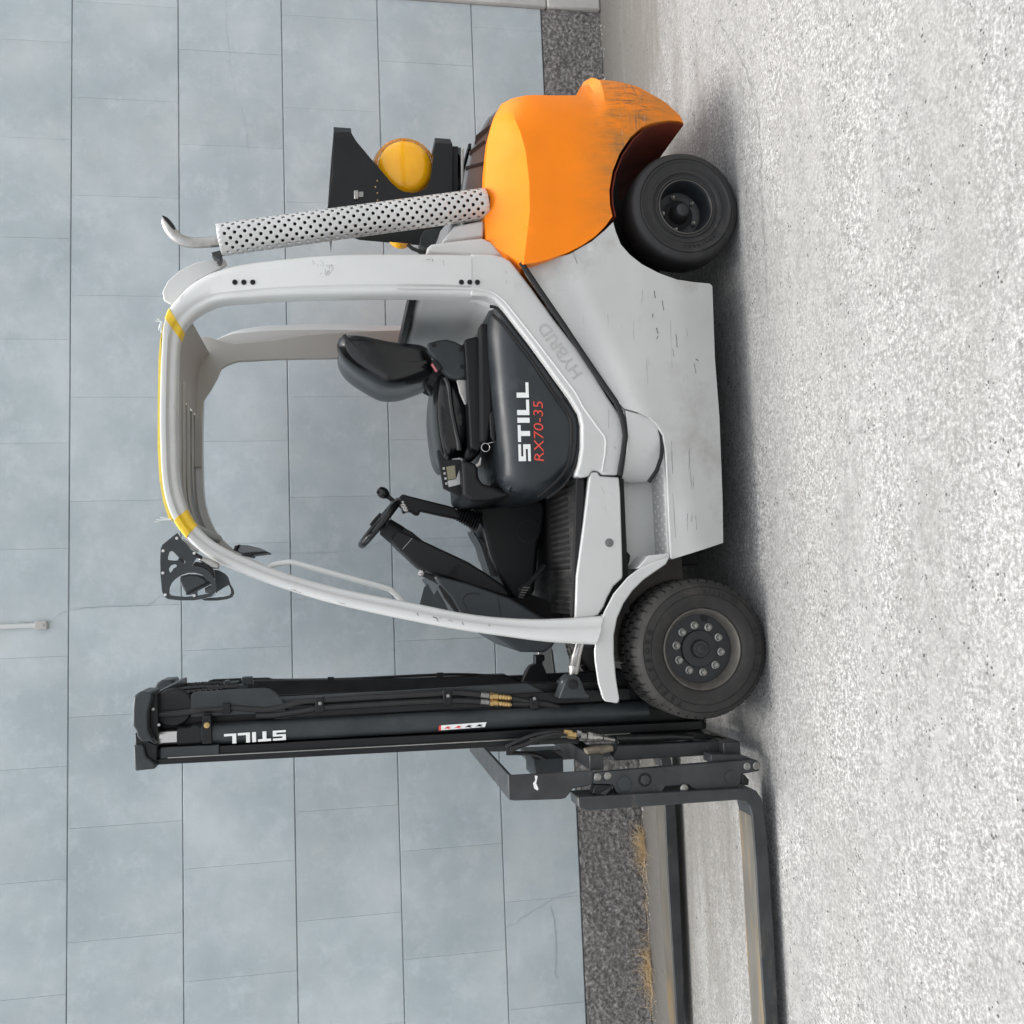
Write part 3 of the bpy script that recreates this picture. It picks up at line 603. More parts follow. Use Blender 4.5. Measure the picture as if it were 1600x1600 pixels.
for i, (o, n_) in enumerate(zip(OUT, INN)):
    if i <= 7: s_ = REAR
    elif i <= 11: t = (i - 7) / 5.; s_ = [(a0 + (a1 - a0) * t, b0 + (b1 - b0) * t) for (a0, b0), (a1, b1) in zip(REAR, TOP)]
    elif i <= 19: s_ = TOP
    else: t = min(1, (i - 19) / 3.); s_ = [(a0 + (a1 - a0) * t, b0 + (b1 - b0) * t) for (a0, b0), (a1, b1) in zip(TOP, FRONT)]
    yb = ylean(o[0], i)
    O, I = at(o[0], o[1], yb), at(n_[0], n_[1], yb)
    rgs.append([O.lerp(I, s0) + Vector((0, t0, 0)) for s0, t0 in s_])
# refine along the path
fine = [spline([r_[k] for r_ in rgs], 3, False) for k in range(14)]
rgs = [[fine[k][i] for k in range(14)] for i in range(len(fine[0]))]
gf = MB(); gf.rings(rgs); gf = gf.obj('guard_frame', 'white', g_, smooth=50); mirror(gf)
# roof: rear panel with its underside, four lengthwise bars, cross members
zr = lambda ix, y: at(ix, 650, y).z
ztop = at(262, 650, .10).z
def xx(iy, y=.15): return at(265, iy, y).x
rp = MB()
PR = [Vector(p_) for p_ in spline([at((OUT[i][0] + INN[i][0]) / 2 + 1, (OUT[i][1] + INN[i][1]) / 2, .20) for i in range(10, 15)], 3, False)]
PG = [Vector(p_) for p_ in spline([at((OUT[i][0] + INN[i][0]) / 2 - 1, (OUT[i][1] + INN[i][1]) / 2, .20) for i in range(14, 23)], 3, False)]
rp.rings([[Vector((p_.x, y, p_.z)) for p_ in PR] + [Vector((p_.x + .006, y, p_.z + .010)) for p_ in PR[::-1]] for y in (.27, .5, .74, 2 * YC - .27)]); rp.obj('roof_panel', 'roofgrey', g_, smooth=50)
M['pane'] = mat('tinted_roof_pane', (.085, .088, .085), .25)
rg_ = MB(); rg_.rings([[Vector((p_.x, y, p_.z + .002)) for p_ in PG] + [Vector((p_.x, y, p_.z + .007)) for p_ in PG[::-1]] for y in (.27, .62, 2 * YC - .27)]); rg_.obj('roof_pane', 'pane', g_, smooth=50)
for y, pts in ((.36, ((279, 596), (278.5, 640), (279, 700), (279, 740), (282, 775), (289, 803), (298, 822))), (.52, ((286, 596), (285.5, 640), (286, 700), (286, 740), (287, 775), (292, 802), (301, 824))), (.68, ((293, 596), (292.5, 640), (293, 700), (293, 740), (294, 775), (298, 802), (307, 828))), (.84, ((299, 596), (298.5, 640), (299, 700), (299, 740), (300, 775), (304, 805), (314, 833)))):
    b_ = MB(); b_.tube(spline([at(a, c_, y) for a, c_ in pts], 3, False), .012, 10); b_.obj('roof_bar', 'roofgrey', g_)
cm = MB(); cm.tube([at(303, 826, .27), at(303, 826, .27) + Vector((0, 2 * YC - .54, 0))], .020, 12); cm.obj('cross_member', 'roofgrey', g_)
gpx = C2((640, 300), (700, 325), (760, 345), (870, 360), (1010, 345)) + [(430, 530), (480, 522), (560, 517), (640, 515), (640, 561), (560, 560), (480, 561), (430, 562)] + C2((1010, 540), (900, 545), (800, 580), (738, 620), (705, 700), (640, 820), (560, 935), (550, 1100), (548, 1600), (450, 1600), (435, 1000), (412, 800), (430, 500), (480, 330), (560, 290))
gs = MB(); gs.poly([at(a, b_, .915 + .12 * max(0, min(1, (a - 330) / 310.))) for a, b_ in gpx], (0, .022, 0)); gs.obj('corner_gusset', 'roofgrey', g_, bevel=.006, seg=3)
hb = MB(); hb.tube(spline([at(a, b_, .235) for a, b_ in ((412, 897), (420, 887), (428, 882), (448, 879), (462, 880), (530, 899), (600, 918), (614, 925), (634, 944))], 4, False), .0105, 10); hb.obj('grab_handle', 'white', g_)
# rear bulkhead between the pillars, its window seal
bk = MB(); bk.prism([(652, 440), (652, 464), (700, 466), (745, 470), (775, 482), (800, 505), (812, 470), (800, 440)], .16, 2 * YC - .16); bk = bk.obj('rear_bulkhead', 'silver', T, bevel=.03, seg=4)
ws = MB(); p = at(646, 461, .16); ws.box(p.x - .012, p.x + .035, .16, 2 * YC - .16, p.z - .012, p.z + .014); ws.obj('window_seal', 'black', bk, bevel=.004)
for q in ((718, 471, .30), (695, 513, .62)):
    h = MB(); pp = at(q[0], q[1], q[2]); h.lathe([(.008, 0), (.008, .006), (.004, .008)], pp, (-1, -.2, .2), 12); h.obj('rivet', 'black', bk)
# rear gutter plate and its clamp
gt = MB(); gt.prism(K(200, 100, .375, (150, 985), (143, 950), (165, 905), (215, 860), (280, 828), (350, 812), (405, 815), (412, 835), (370, 860), (290, 900), (230, 950), (180, 1000)), .27, .29, 0); gt.obj('gutter_plate', 'white', g_, bevel=.003)
bt = MB(); bt.hexa(at(343, 412, .265), (0, -1, 0), .010, .012); bt.obj('gutter_bolt', 'nut', g_)
# yellow tape and strap on the roof edge
tp = empty('tape', parent=T)
def band(i0, i1, grow, m, name):
    mb = MB(); R_ = []
    for i in range(i0, i1):
        rr = rgs[i]; c_ = sum((Vector(p_) for p_ in rr), Vector()) / len(rr)
        R_.append([c_ + (Vector(p_) - c_) * (1 + grow) + Vector((0, -.001, 0)) for p_ in rr])
    return mb.rings(R_).obj(name, m, tp, smooth=50)
def station(iy, lo, hi): return min(range(lo, hi), key=lambda i: abs((OUT[i // 3][1] if i % 3 == 0 else OUT[i // 3][1] + (OUT[min(i // 3 + 1, len(OUT) - 1)][1] - OUT[i // 3][1]) * (i % 3) / 3) - iy))
a = station(478, 18, 45); b_ = station(500, 18, 45); band(a, b_ + 1, .05, 'yellow', 'tape_wrap')
band(58, 62, .07, 'yellow', 'tape_wrap')
ys = MB(); R_ = []
for ix_, iy_, w_ in ((255, 505, .5), (250, 530, 2), (247.5, 560, 4), (246.5, 620, 5), (246, 700, 6), (249, 750, 6.5), (255, 785, 6.5), (264, 812, 7)):
    p_, q_ = at(ix_, iy_, .235), at(ix_ + w_, iy_ - (2 if iy_ > 740 else 0), .235)
    R_.append([p_, q_, q_ + Vector((0, .07, 0)), p_ + Vector((0, .07, 0))])
ys.rings(R_).obj('strap', 'yellowstrap', tp, smooth=50)
for base, tips in (((267, 812), ((244, 812), (241, 816), (250, 808))), ((253, 503), ((243, 502), (246, 498), (250, 512), (248, 516), (252, 520)))):
    for t_ in tips:
        s_ = MB(); p_, q_ = at(*base, .22), at(*t_, .21); s_.tube([p_, p_.lerp(q_, .5) + Vector((.003, .004, .004)), q_], .0018, 6); s_.obj('string', 'string', tp)
M['chip'] = mat('bare_chip', (.17, .165, .155), .7)
for (x0, y0_, x1, y1_, w_) in ((652, 958, 654, 962, .004), (676, 964, 690, 967, .005), (683, 967, 685, 971, .004), (700, 969, 712, 972, .003), (722, 972, 724, 976, .003), (764, 976, 765, 979, .003), (455, 921, 470, 926, .002), (528, 941, 540, 944, .0015)):
    yy = .215 - .185 * (x0 - 256) / 676. - .0015
    crack('paint_chip', [at(x0, y0_, yy), at(x1, y1_, yy)], w_, 'chip', gf, (0, -1, 0), .0015, 5)
for k in range(26):
    x0, y0_ = random.gauss(508, 9), random.gauss(418, 7); yy = .083 + .132 * ((737 - x0) / 475.) ** 1.7 - .0012
    crack('scuff', [at(x0, y0_, yy), at(x0 + random.uniform(-3, 3), y0_ + random.uniform(2, 9), yy)], random.uniform(.0006, .0016), 'scr2', gf, (0, -1, 0), .001, 4)
for (x0, y0_, x1, y1_, w_) in ((666, 405, 672, 406, .003), (675, 404, 677, 408, .003), (693, 407, 694, 415, .0015), (790, 423, 792, 427, .0015), (792, 437, 791, 443, .0015), (951, 640, 951, 668, .002), (960, 697, 962, 701, .003), (985, 790, 990, 794, .001), (940, 760, 944, 772, .001), (955, 770, 960, 776, .001), (945, 790, 947, 800, .001)):
    crack('scuff', [at(x0, y0_, .0815), at(x1, y1_, .0815)], w_, 'scr2', fr, (0, -1, 0), .0012, 4)
# ---------------------------------------------------------------- mirror
mi = MB(); mi.prism(D8((1035, 335), (1080, 248), (1180, 255), (1330, 290), (1432, 338), (1240, 352), (1110, 368)), .24, .38); mi = mi.obj('mirror', 'mirror', T, bevel=.006, seg=3)
me_ = MB(); me_.prism(D8((995, 318), (1015, 262), (1078, 244), (1050, 275), (1035, 335)), .235, .385); me_.obj('mirror_rim', 'black', mi, bevel=.002)
me_ = MB(); me_.prism(D8((1080, 372), (1240, 352), (1440, 340), (1443, 352), (1230, 378), (1225, 405), (1180, 398)), .235, .385); me_.obj('mirror_edge', 'black', mi, bevel=.002)

# ---------------------------------------------------------------- exhaust stack with perforated heat shield
ex = empty('exhaust', parent=T)
YE = .205
pb, pt = at(760, 318, YE), at(342, 375, YE); axis = (pt - pb).normalized(); Lx = (pt - pb).length
ra = axis.orthogonal().normalized(); rb = axis.cross(ra)
RS = .059; NA = 20; cell = 2 * math.pi * RS / NA; NR = int(Lx / cell); ch = Lx / NR; sh = MB()
def cyl_pt(th, h, r=RS): return pb + axis * h + (ra * math.cos(th) + rb * math.sin(th)) * r
HOLE = .0066
for i in range(NR):                       # staggered cells, every second one with a round hole
    for j in range(NA):
        t0 = 2 * math.pi * j / NA; dt = 2 * math.pi / NA; h0 = ch * i
        sq = [(t0 + dt * (k / 4), h0) for k in range(4)] + [(t0 + dt, h0 + ch * k / 4) for k in range(4)] + [(t0 + dt * (1 - k / 4), h0 + ch) for k in range(4)] + [(t0, h0 + ch * (1 - k / 4)) for k in range(4)]
        o = len(sh.v); sh.v += [tuple(cyl_pt(a, b_)) for a, b_ in sq]
        if (i + j) % 2 or i in (0, NR - 1): sh.f.append(tuple(o + k for k in range(16)))
        else:
            for k in range(16):
                an = -math.pi * .75 + 2 * math.pi * k / 16
                sh.v.append(tuple(cyl_pt(t0 + dt / 2 + math.cos(an) * HOLE / RS, h0 + ch / 2 + math.sin(an) * HOLE)))
            for k in range(16): sh.f.append((o + k, o + (k + 1) % 16, o + 16 + (k + 1) % 16, o + 16 + k))
shield = sh.obj('heat_shield', 'galv', ex, smooth=30); md = shield.modifiers.new('sheet', 'SOLIDIFY'); md.thickness = .0015
ip = MB(); ip.tube([pb - axis * .03, pt], .040, 20); ip.obj('silencer', 'dark', ex)
tl = MB(); tl.tube(spline([at(a, b_, YE) for a, b_ in ((345, 377), (318, 379), (298, 379), (283, 375), (271, 366), (262, 353), (255, 340))], 4, False), [.0205] * 20 + [.0195, .018, .015, .011, .006], 14); tl.obj('tail_pipe', 'steel', ex)
tm = MB(); tm.prism(D8((0, 0), (1, 0), (1, 1)), 0, 0) if False else None
tm = MB(); tm.prism([(253, 337), (257, 337.5), (263, 341), (270, 349), (274, 356), (268, 354), (261, 347)], YE - .022, YE - .012, 2); tm.obj('pipe_mouth', 'dark', ex)
cl = MB(); cl.prism(K(200, 100, .375, (345, 785), (385, 775), (390, 800), (385, 815), (350, 800)), .2, .25); cl.obj('clamp', 'mastgrey', ex, bevel=.003)
for q in (C1((1340, 705)), C1((1310, 905)), C1((1365, 780))):
    b_ = MB(); b_.hexa(at(q[0][0], q[0][1], YE - RS * .9), (0, -1, 0), .005, .004); b_.obj('rivet', 'nut', ex)
# ---------------------------------------------------------------- amber lamp in its black cage behind the exhaust
lb = empty('warning_lamp', parent=T)
YL = .42
near = C1((112, 195), (262, 200), (300, 265), (400, 385), (520, 525), (600, 620), (650, 665), (700, 690), (770, 700), (830, 690), (880, 660), (915, 600), (930, 520), (945, 380), (958, 285), (1105, 295), (1105, 700), (1100, 900), (1010, 990), (900, 1140), (700, 1115), (330, 1090), (80, 1000), (62, 830), (100, 560))
pl = MB(); pl.prism(near, YL, YL + .006); pl.obj('cage_plate', 'mast', lb, bevel=.0015)
fl = MB(); fl.prism(C1((112, 150), (258, 160), (262, 200), (112, 195)), YL + .002, YL + .3); fl.obj('cage_top', 'mastgrey', lb, bevel=.002)
fl = MB(); fl.prism(C1((955, 240), (1085, 250), (1105, 295), (958, 285)), YL + .002, YL + .3); fl.obj('cage_top', 'mastgrey', lb, bevel=.002)
fl = MB(); fl.prism(C1((95, 390), (112, 200), (118, 560), (85, 1000), (62, 830)), YL + .007, YL + .3); fl.obj('cage_side', 'mast', lb, bevel=.002)
bp_ = MB(); bp_.prism(C1((75, 640), (500, 720), (900, 640), (1100, 640), (1100, 900), (900, 1140), (330, 1090), (75, 1000)), YL + .29, YL + .296); bp_.obj('cage_back', 'mast', lb)
lo = at(*C1((715, 470))[0], YL + .05); ca = Vector((0, -1, 0))
ln = MB(); ln.lathe([(.02, .016), (.075, .010), (.104, -.002), (.114, -.016), (.120, -.10), (.120, -.13), (.02, -.135)], lo, ca, 40); ln.obj('lens', 'amber', lb)
rmm = MB(); rmm.lathe([(.118, -.018), (.130, -.024), (.142, -.06), (.146, -.10), (.142, -.13), (.134, -.12), (.130, -.06), (.121, -.03)], lo, ca, 48, closed=True); rmm.obj('lens_rim', 'amberclear', lb)
for k in range(14):
    an = 2 * math.pi * k / 14; o = lo + Vector((math.cos(an) * .118, .035, math.sin(an) * .118))
    q = MB(); q.hexa(o, (math.cos(an), -.4, math.sin(an)), .007, .012, 4); q.obj('lens_lug', 'amber', lb)
lr = MB(); lr.lathe([(.030, .0135), (.018, .015), (.017, .013), (.004, .013)], lo, ca, 24); lr.obj('lens_boss', 'amber', lb)
l2 = MB(); l2.lathe([(.01, .01), (.05, .0), (.055, -.08), (.01, -.085)], at(*C1((680, 1005))[0], YL + .02), ca, 28); l2.obj('lens', 'amber', lb)
pk = MB(); pk.prism(C1((835, 1070), (870, 1010), (1010, 990), (960, 1120), (890, 1160), (830, 1130)), YL - .01, YL + .1); pk.obj('lamp_bracket', 'mastgrey', lb, bevel=.003)
q = MB(); q.tube([at(a, b_, YL - .02) for a, b_ in C1((730, 1130), (770, 1165), (830, 1188), (880, 1190))], .008, 8); q.obj('cable', 'hose', lb)
nt = MB(); nt.prism(C1((320, 690), (362, 690), (362, 735), (320, 735)), YL - .004, YL); nt.obj('cage_nut', 'nut', lb, bevel=.001)
nt = MB(); nt.prism(C1((282, 678), (318, 675), (320, 750), (285, 752)), YL - .008, YL); nt.obj('cage_nut', 'steel', lb, bevel=.003)
for q in C1((477, 600), (462, 652), (478, 702), (480, 762)):
    h = MB(); h.lathe([(.003, 0), (.003, .001), (.001, .0015)], at(q[0], q[1], YL - .0001), (0, -1, 0), 10); h.obj('rivet', 'brass', lb)
for px_, m_ in ((C1((1105, 310), (1150, 310), (1150, 690), (1105, 690)), 'dark'), (C1((1172, 350), (1200, 320), (1195, 685), (1178, 690)), 'steel'), (C1((1150, 320), (1175, 320), (1175, 400), (1150, 370)), 'mastgrey'), (C1((1235, 290), (1262, 285), (1262, 330), (1235, 335)), 'black')):
    q = MB(); q.prism(px_, YL + .01, YL + .25); q.obj('lamp_mount', m_, lb, bevel=.002)
# ---------------------------------------------------------------- front work light bracket
wl = empty('work_light', parent=T)
o1 = D8((298, 100), (200, 175), (110, 250), (88, 300), (82, 450), (88, 650), (105, 830), (135, 900), (180, 930), (330, 945), (500, 945), (620, 925), (720, 895), (775, 840), (785, 770), (772, 700), (740, 640), (690, 580), (620, 540), (545, 515), (480, 512), (520, 440), (548, 400), (470, 310), (350, 180))
h1 = D8((200, 335), (235, 328), (255, 345), (318, 410), (300, 445), (260, 448), (180, 438), (178, 400))
h2 = D8((275, 495), (292, 505), (285, 525), (250, 545), (228, 580), (215, 600), (195, 580), (190, 550), (215, 510), (245, 497))
h3 = D8((270, 680), (340, 630), (430, 600), (520, 600), (600, 625), (670, 675), (715, 730), (735, 790), (725, 840), (680, 860), (540, 885), (400, 900), (280, 890), (215, 880), (195, 850), (200, 790), (225, 730))
h4 = D8((372, 440), (395, 455), (398, 478), (378, 485), (358, 462))
plate('bracket_plate', [o1, h1, h2, h3, h4], .15, .155, 'mastgrey', wl)
o2 = D8((770, 700), (760, 560), (820, 570), (890, 610), (930, 650), (960, 740), (1000, 810), (1008, 860), (985, 905), (920, 930), (800, 948), (640, 948), (600, 930), (700, 910), (780, 860))
h5 = D8((800, 835), (870, 790), (940, 752), (962, 800), (968, 850), (950, 880), (880, 898), (780, 908), (700, 912), (760, 880))
plate('bracket_plate', [o2, h5], .25, .255, 'mastgrey', wl)
lm = MB(); lm.prism(D8((310, 690), (335, 640), (440, 612), (540, 620), (620, 650), (690, 718), (405, 868)), .165, .255); lm.obj('lamp_head', 'mastgrey', wl, bevel=.018, seg=4)
lm = MB(); lm.prism(D8((395, 862), (690, 712), (700, 725), (410, 880)), .163, .258); lm.obj('lamp_lens', 'black', wl, bevel=.002)
lm = MB(); lm.prism(D8((620, 800), (690, 760), (738, 745), (735, 850), (640, 858)), .255, .28); lm.obj('lamp_head', 'mirror', wl, bevel=.006)
lm = MB(); lm.prism(D8((480, 510), (520, 460), (600, 470), (690, 510), (740, 565), (775, 690), (735, 640), (650, 560), (560, 520)), .156, .2); lm.obj('lamp_hood', 'black', wl, bevel=.003)
lm = MB(); lm.prism(D8((470, 310), (530, 350), (600, 390), (600, 415), (560, 420), (500, 390)), .148, .19); lm.obj('arm', 'black', wl, bevel=.004)
lm = MB(); lm.prism(D8((545, 425), (620, 400), (720, 430), (830, 490), (800, 555), (700, 540), (600, 470)), .16, .2); lm.obj('clamp', 'steel', wl, bevel=.008)
lm = MB(); lm.tube([at(a, b_, .16) for a, b_ in D8((360, 190), (420, 230), (470, 275), (560, 330))], .006, 8); lm.obj('cable', 'steel', wl)
for q in D8((290, 168), (118, 325), (115, 602), (145, 875), (507, 355), (508, 885)):
    h = MB(); h.lathe([(.0055, 0), (.0050, .002), (.001, .0026)], at(q[0], q[1], .1499), (0, -1, 0), 12); h.obj('screw', 'galv', wl)
q = MB(); q.prism(D8((490, 845), (548, 820), (548, 895), (490, 898)), .1495, .156); q.obj('tab', 'mastgrey', wl)
q = MB(); q.prism(D8((305, 440), (330, 410), (365, 430), (385, 480), (350, 470)), .149, .17); q.obj('knob', 'black', wl, bevel=.003)

# ---------------------------------------------------------------- seat hood
hdpx = [(774, 468), (766, 476), (763, 492), (763, 520), (766, 570), (770, 620), (775, 672), (778, 704), (780, 735), (786, 758), (806, 773), (842, 777), (866, 772), (884, 755), (898, 728), (904, 700), (904, 664), (899, 648), (884, 624), (830, 547), (792, 493)]
topedge = [at(a, b_, .2) for a, b_ in [(774, 468), (766, 476), (763, 492), (763, 520), (766, 570), (770, 620), (775, 672), (778, 704), (780, 735), (786, 758), (806, 773), (842, 777), (866, 772), (884, 755)]]
def dist_top(x, z):
    best = 9
    for p_, q_ in zip(topedge[:-1], topedge[1:]):
        dx, dz = q_.x - p_.x, q_.z - p_.z; t = max(0, min(1, ((x - p_.x) * dx + (z - p_.z) * dz) / (dx * dx + dz * dz + 1e-12)))
        best = min(best, math.hypot(x - p_.x - t * dx, z - p_.z - t * dz))
    return best
def yhood(x, z):
    d_ = dist_top(x, z); R_ = .10
    y = .128
    if d_ < R_: y += .10 * (1 - math.sqrt(max(0, 1 - ((R_ - d_) / R_) ** 2)))
    return y
hood = shell('seat_hood', hdpx, yhood, 'hood', T, mirrored=True, grid=.022, sp=2, smooth=50)
for q in (D3((1185, 0), (1270, 110), (1320, 200), (1332, 300), (1328, 450), (1300, 600), (1255, 690), (1180, 770), (1080, 860), (1030, 890)), D3((1265, 0), (1340, 100), (1385, 190), (1395, 300), (1385, 480), (1355, 620), (1300, 740), (1220, 830), (1110, 905))):
    q = D6((880, 440), (960, 500), (1100, 690), (1300, 960)) [0:0] + q
    sl = MB(); sl.tube(spline([at(a, b_, .124) for a, b_ in q], 3, False), .0065, 8); sl.obj('hood_seal', 'black', hood)
for q in (D6((850, 520), (950, 610), (1050, 740), (1200, 930), (1400, 1230), (1460, 1290)), D6((830, 450), (900, 470), (1000, 580), (1150, 760), (1300, 960), (1500, 1240))):
    sl = MB(); sl.tube(spline([at(a, b_, .124) for a, b_ in q], 3, False), .0065, 8); sl.obj('hood_seal', 'black', hood)
o = at(829.5, 720.5, .126); e = at(825.5, 597.5, .126); ux = e - o; uz = Vector((-ux.z, 0, ux.x))
block_word('lettering', 'STILL', o, ux, uz, ux.length, .0475, 'white_ink', hood)
o = at(850, 720.5, .1265); e = at(848, 628, .1265); ux = e - o; uz = Vector((-ux.z, 0, ux.x))
place_text('lettering', 'RX70-35', o, ux, uz, ux.length, .038, 'red_ink', hood, .0006, -.006, .12)
# recessed rail well, seat rail, latch handle
rl = MB(); rl.prism(D3((545, -900), (640, -900), (655, 100), (690, 330), (600, 460), (540, 470)), .262, .40); 
rl = MB(); rl.prism([(726, 530), (745, 525), (752, 530), (756, 600), (757, 690), (748, 706), (735, 700)], .30, 2 * YC - .30); rl = rl.obj('seat_rail', 'black', T, bevel=.008)
rw = MB(); rw.prism([(750, 505), (762, 505), (768, 560), (770, 640), (762, 690), (752, 690)], .245, .32); rw.obj('rail_well', 'dark', T, bevel=.01)
lt = MB(); lt.prism(D3((600, 150), (645, 105), (655, 380), (640, 410), (610, 350)), .225, .25); lt.obj('hood_latch', 'black', hood, bevel=.004)
kr = MB(); c0 = at(*D3((565, 452))[0], .235)
kr.tube([c0 + Vector((math.cos(t) * .0165, 0, math.sin(t) * .0165)) for t in [2 * math.pi * k / 24 for k in range(25)]], .0022, 8, False); kr.tube([c0 + Vector((.015, 0, -.006)), at(*D3((655, 400))[0], .235)], .002, 8); kr.obj('key_ring', 'chrome', hood)
lv = MB(); lv.prism(D3((405, 640), (425, 630), (500, 590), (520, 535), (532, 545), (525, 610), (435, 665), (415, 690)), .27, .28); lv.obj('hood_lever', 'steel', hood, bevel=.003)
# armrest console with display
ac = empty('display_console', parent=T)
q = MB(); q.prism(D3((190, 815), (130, 480), (150, 470), (200, 560), (345, 560), (352, 760), (430, 930)), .33, .36); q.obj('display_body', 'black', ac, bevel=.004)
q = MB(); q.prism(D3((345, 560), (480, 590), (500, 640), (500, 720), (545, 775), (640, 800), (830, 865), (720, 900), (600, 925), (430, 935), (360, 880)), .26, .70); q.obj('console_body', 'black', ac, bevel=.02, seg=4)
q = MB(); q.prism(D3((225, 750), (300, 735), (330, 655), (345, 760), (335, 782), (235, 806)), .3285, .331); q.obj('display_frame', 'emboss', ac)
q = MB(); q.prism(D3((212, 625), (290, 612), (300, 730), (228, 742)), .3285, .331); q.obj('screen', 'lcd', ac)
for k in range(4):
    q = MB(); a = D3((190 + k * 8, 640 + k * 45))[0]; q.prism([(a[0] - 1.6, a[1] - 1.8), (a[0] + 1.6, a[1] - 2), (a[0] + 1.8, a[1] + 1.6), (a[0] - 1.4, a[1] + 1.8)], .3285, .331); q.obj('button', 'emboss', ac)

# ---------------------------------------------------------------- seat
se = empty('seat', parent=T)
YS0, YS1 = .42, .82
def cushion(name, px, sp=3, bulge=.035):
    px = spline(px, sp); P = [at(a, b_, YS0 - .02) for a, b_ in px]; cx = sum((p_ for p_ in P), Vector()) / len(P); R_ = []
    for t in (0, .02, .06, .14, .26, .42, .5, .58, .74, .86, .94, .98, 1):
        e_ = min(t, 1 - t); k_ = 1 - bulge * 10 * (max(0, .2 - e_) / .2) ** 2.6 * .9; y = YS0 - .03 + (YS1 - YS0 + .06) * t
        k_ -= .05 * math.exp(-((t - .5) / .2) ** 2)
        R_.append([Vector((cx.x + (p_.x - cx.x) * k_, y, cx.z + (p_.z - cx.z) * k_)) for p_ in P])
    mb = MB(); mb.rings(R_); return mb.obj(name, 'vinyl', se, smooth=60, sub=1)
cushion('backrest', D2((95, 250), (130, 185), (220, 172), (330, 180), (480, 212), (640, 245), (800, 268), (990, 285), (1060, 350), (1090, 480), (1095, 580), (1050, 610), (960, 645), (800, 700), (680, 712), (560, 700), (400, 615), (250, 520), (150, 420), (105, 330)), 2, .03)
cushion('seat_cushion', D2((1100, 610), (1160, 560), (1260, 600), (1340, 660), (1400, 800), (1430, 1000), (1430, 1200), (1400, 1340), (1340, 1420), (1260, 1460), (1230, 1520), (1180, 1500), (1130, 1400), (1100, 1230), (1080, 1050), (1072, 880)), 2, .03)
# piping ridge along the side of the back and cushion
for q, r_ in ((D2((175, 215), (215, 270), (330, 365), (470, 440), (620, 480), (800, 490), (1000, 485)), .009), (D2((1190, 640), (1225, 720), (1240, 860), (1260, 1000), (1290, 1150), (1325, 1300), (1330, 1370)), .013)):
    w = MB(); w.tube(spline([at(a, b_, YS0 - .020) for a, b_ in q], 3, False), r_, 10); w.obj('piping', 'vinyl', se)
hg = MB(); hg.prism(D2((980, 420), (1110, 480), (1260, 620), (1200, 720), (1060, 640), (980, 600)), YS0 + .02, YS1 - .02); hg.obj('seat_hinge', 'dark', se, bevel=.01)
rc = MB(); rc.prism(D2((1000, 320), (1020, 290), (1110, 262), (1200, 250), (1290, 275), (1380, 320), (1410, 360), (1410, 640), (1330, 660), (1250, 645), (1190, 600), (1140, 540), (1070, 440), (1015, 380)), YS0 - .075, YS0 - .03); rc.obj('recliner_cover', 'mastgrey', se, bevel=.012, seg=4)
for q in D2((1075, 315), (1345, 360), (1360, 530)):
    h = MB(); h.lathe([(.0095, .001), (.0095, .003), (.006, .0035)], at(q[0], q[1], YS0 - .075), (0, -1, 0), 16); h.obj('cap', 'dark', se)
lv = MB(); lv.prism(D2((1300, 660), (1405, 655), (1422, 880), (1400, 915), (1380, 905), (1330, 790)), YS0 - .07, YS0 - .055); lv.obj('recliner_lever', 'steel', se, bevel=.004)
bc = MB(); bc.prism(D2((1050, 475), (1085, 450), (1160, 550), (1110, 582)), YS0 - .095, YS0 - .07); bk2 = bc.obj('belt_buckle', 'black', se, bevel=.002)
bc = MB(); bc.prism(D2((1048, 505), (1062, 498), (1112, 572), (1098, 580)), YS0 - .097, YS0 - .08); bc.obj('buckle_button', mat('pink_red_button', (.55, .16, .17), .5), se)
for px_, m_ in ((D2((940, 655), (1010, 630), (1050, 650), (1000, 670), (980, 690)), 'mastgrey'), (D2((985, 675), (1040, 655), (1095, 735), (1045, 815), (1000, 730)), 'mastgrey'), (D2((1015, 700), (1035, 690), (1080, 745), (1045, 780)), 'dark')):
    h = MB(); h.prism(px_, .60 + (.0 if m_ == 'mastgrey' else -.004), .64); h.obj('belt_latch', m_, se, bevel=.002)
bt = MB(); bt.prism(D2((1260, 1450), (1330, 1440), (1370, 1450), (1360, 1490), (1310, 1560), (1255, 1530)), YS0 - .035, YS0 - .02); bt.obj('seat_lever', 'emboss', se, bevel=.004)
sb = MB(); sb.prism(D2((1395, 360), (1440, 300), (1520, 330), (1545, 700), (1560, 1200), (1540, 1400), (1420, 1490), (1370, 1440), (1440, 1250), (1440, 900)), YS0 - .045, YS1 + .04); sb.obj('seat_base', 'black', se, bevel=.015, seg=3)

# ---------------------------------------------------------------- floor, lever console, pedal, steering
zf = at(905, 850, .14).z
xa, xb = at(900, 962, .14).x, at(905, 750, .14).x + .05
fm = MB(); fm.box(xa, xb, .135, 2 * YC - .14, zf - .03, zf); fm = fm.obj('floor_mat', 'mat', T, bevel=.003)
for k in range(21):
    x = xa + .02 + k * (xb - xa - .07) / 20; rb_ = MB(); rb_.box(x, x + .011, .16, .62, zf + .0005, zf + .006); rb_.obj('rib', 'mat', fm, bevel=.002)
fu = MB(); fu.box(xa, xb + .5, .16, 2 * YC - .16, .50, zf - .032); fu.obj('floor_frame', 'dark', T)
lc = MB(); lc.prism(D3((440, 985), (640, 962), (900, 905), (1085, 910), (1105, 1000), (1085, 1180), (1040, 1330), (1020, 1560), (1000, 1760), (800, 1800), (690, 1610), (600, 1420), (545, 1200), (500, 1060), (470, 1040)), .70, 2 * YC - .15); lcon = lc.obj('lever_console', 'black', T, bevel=.018, seg=4)
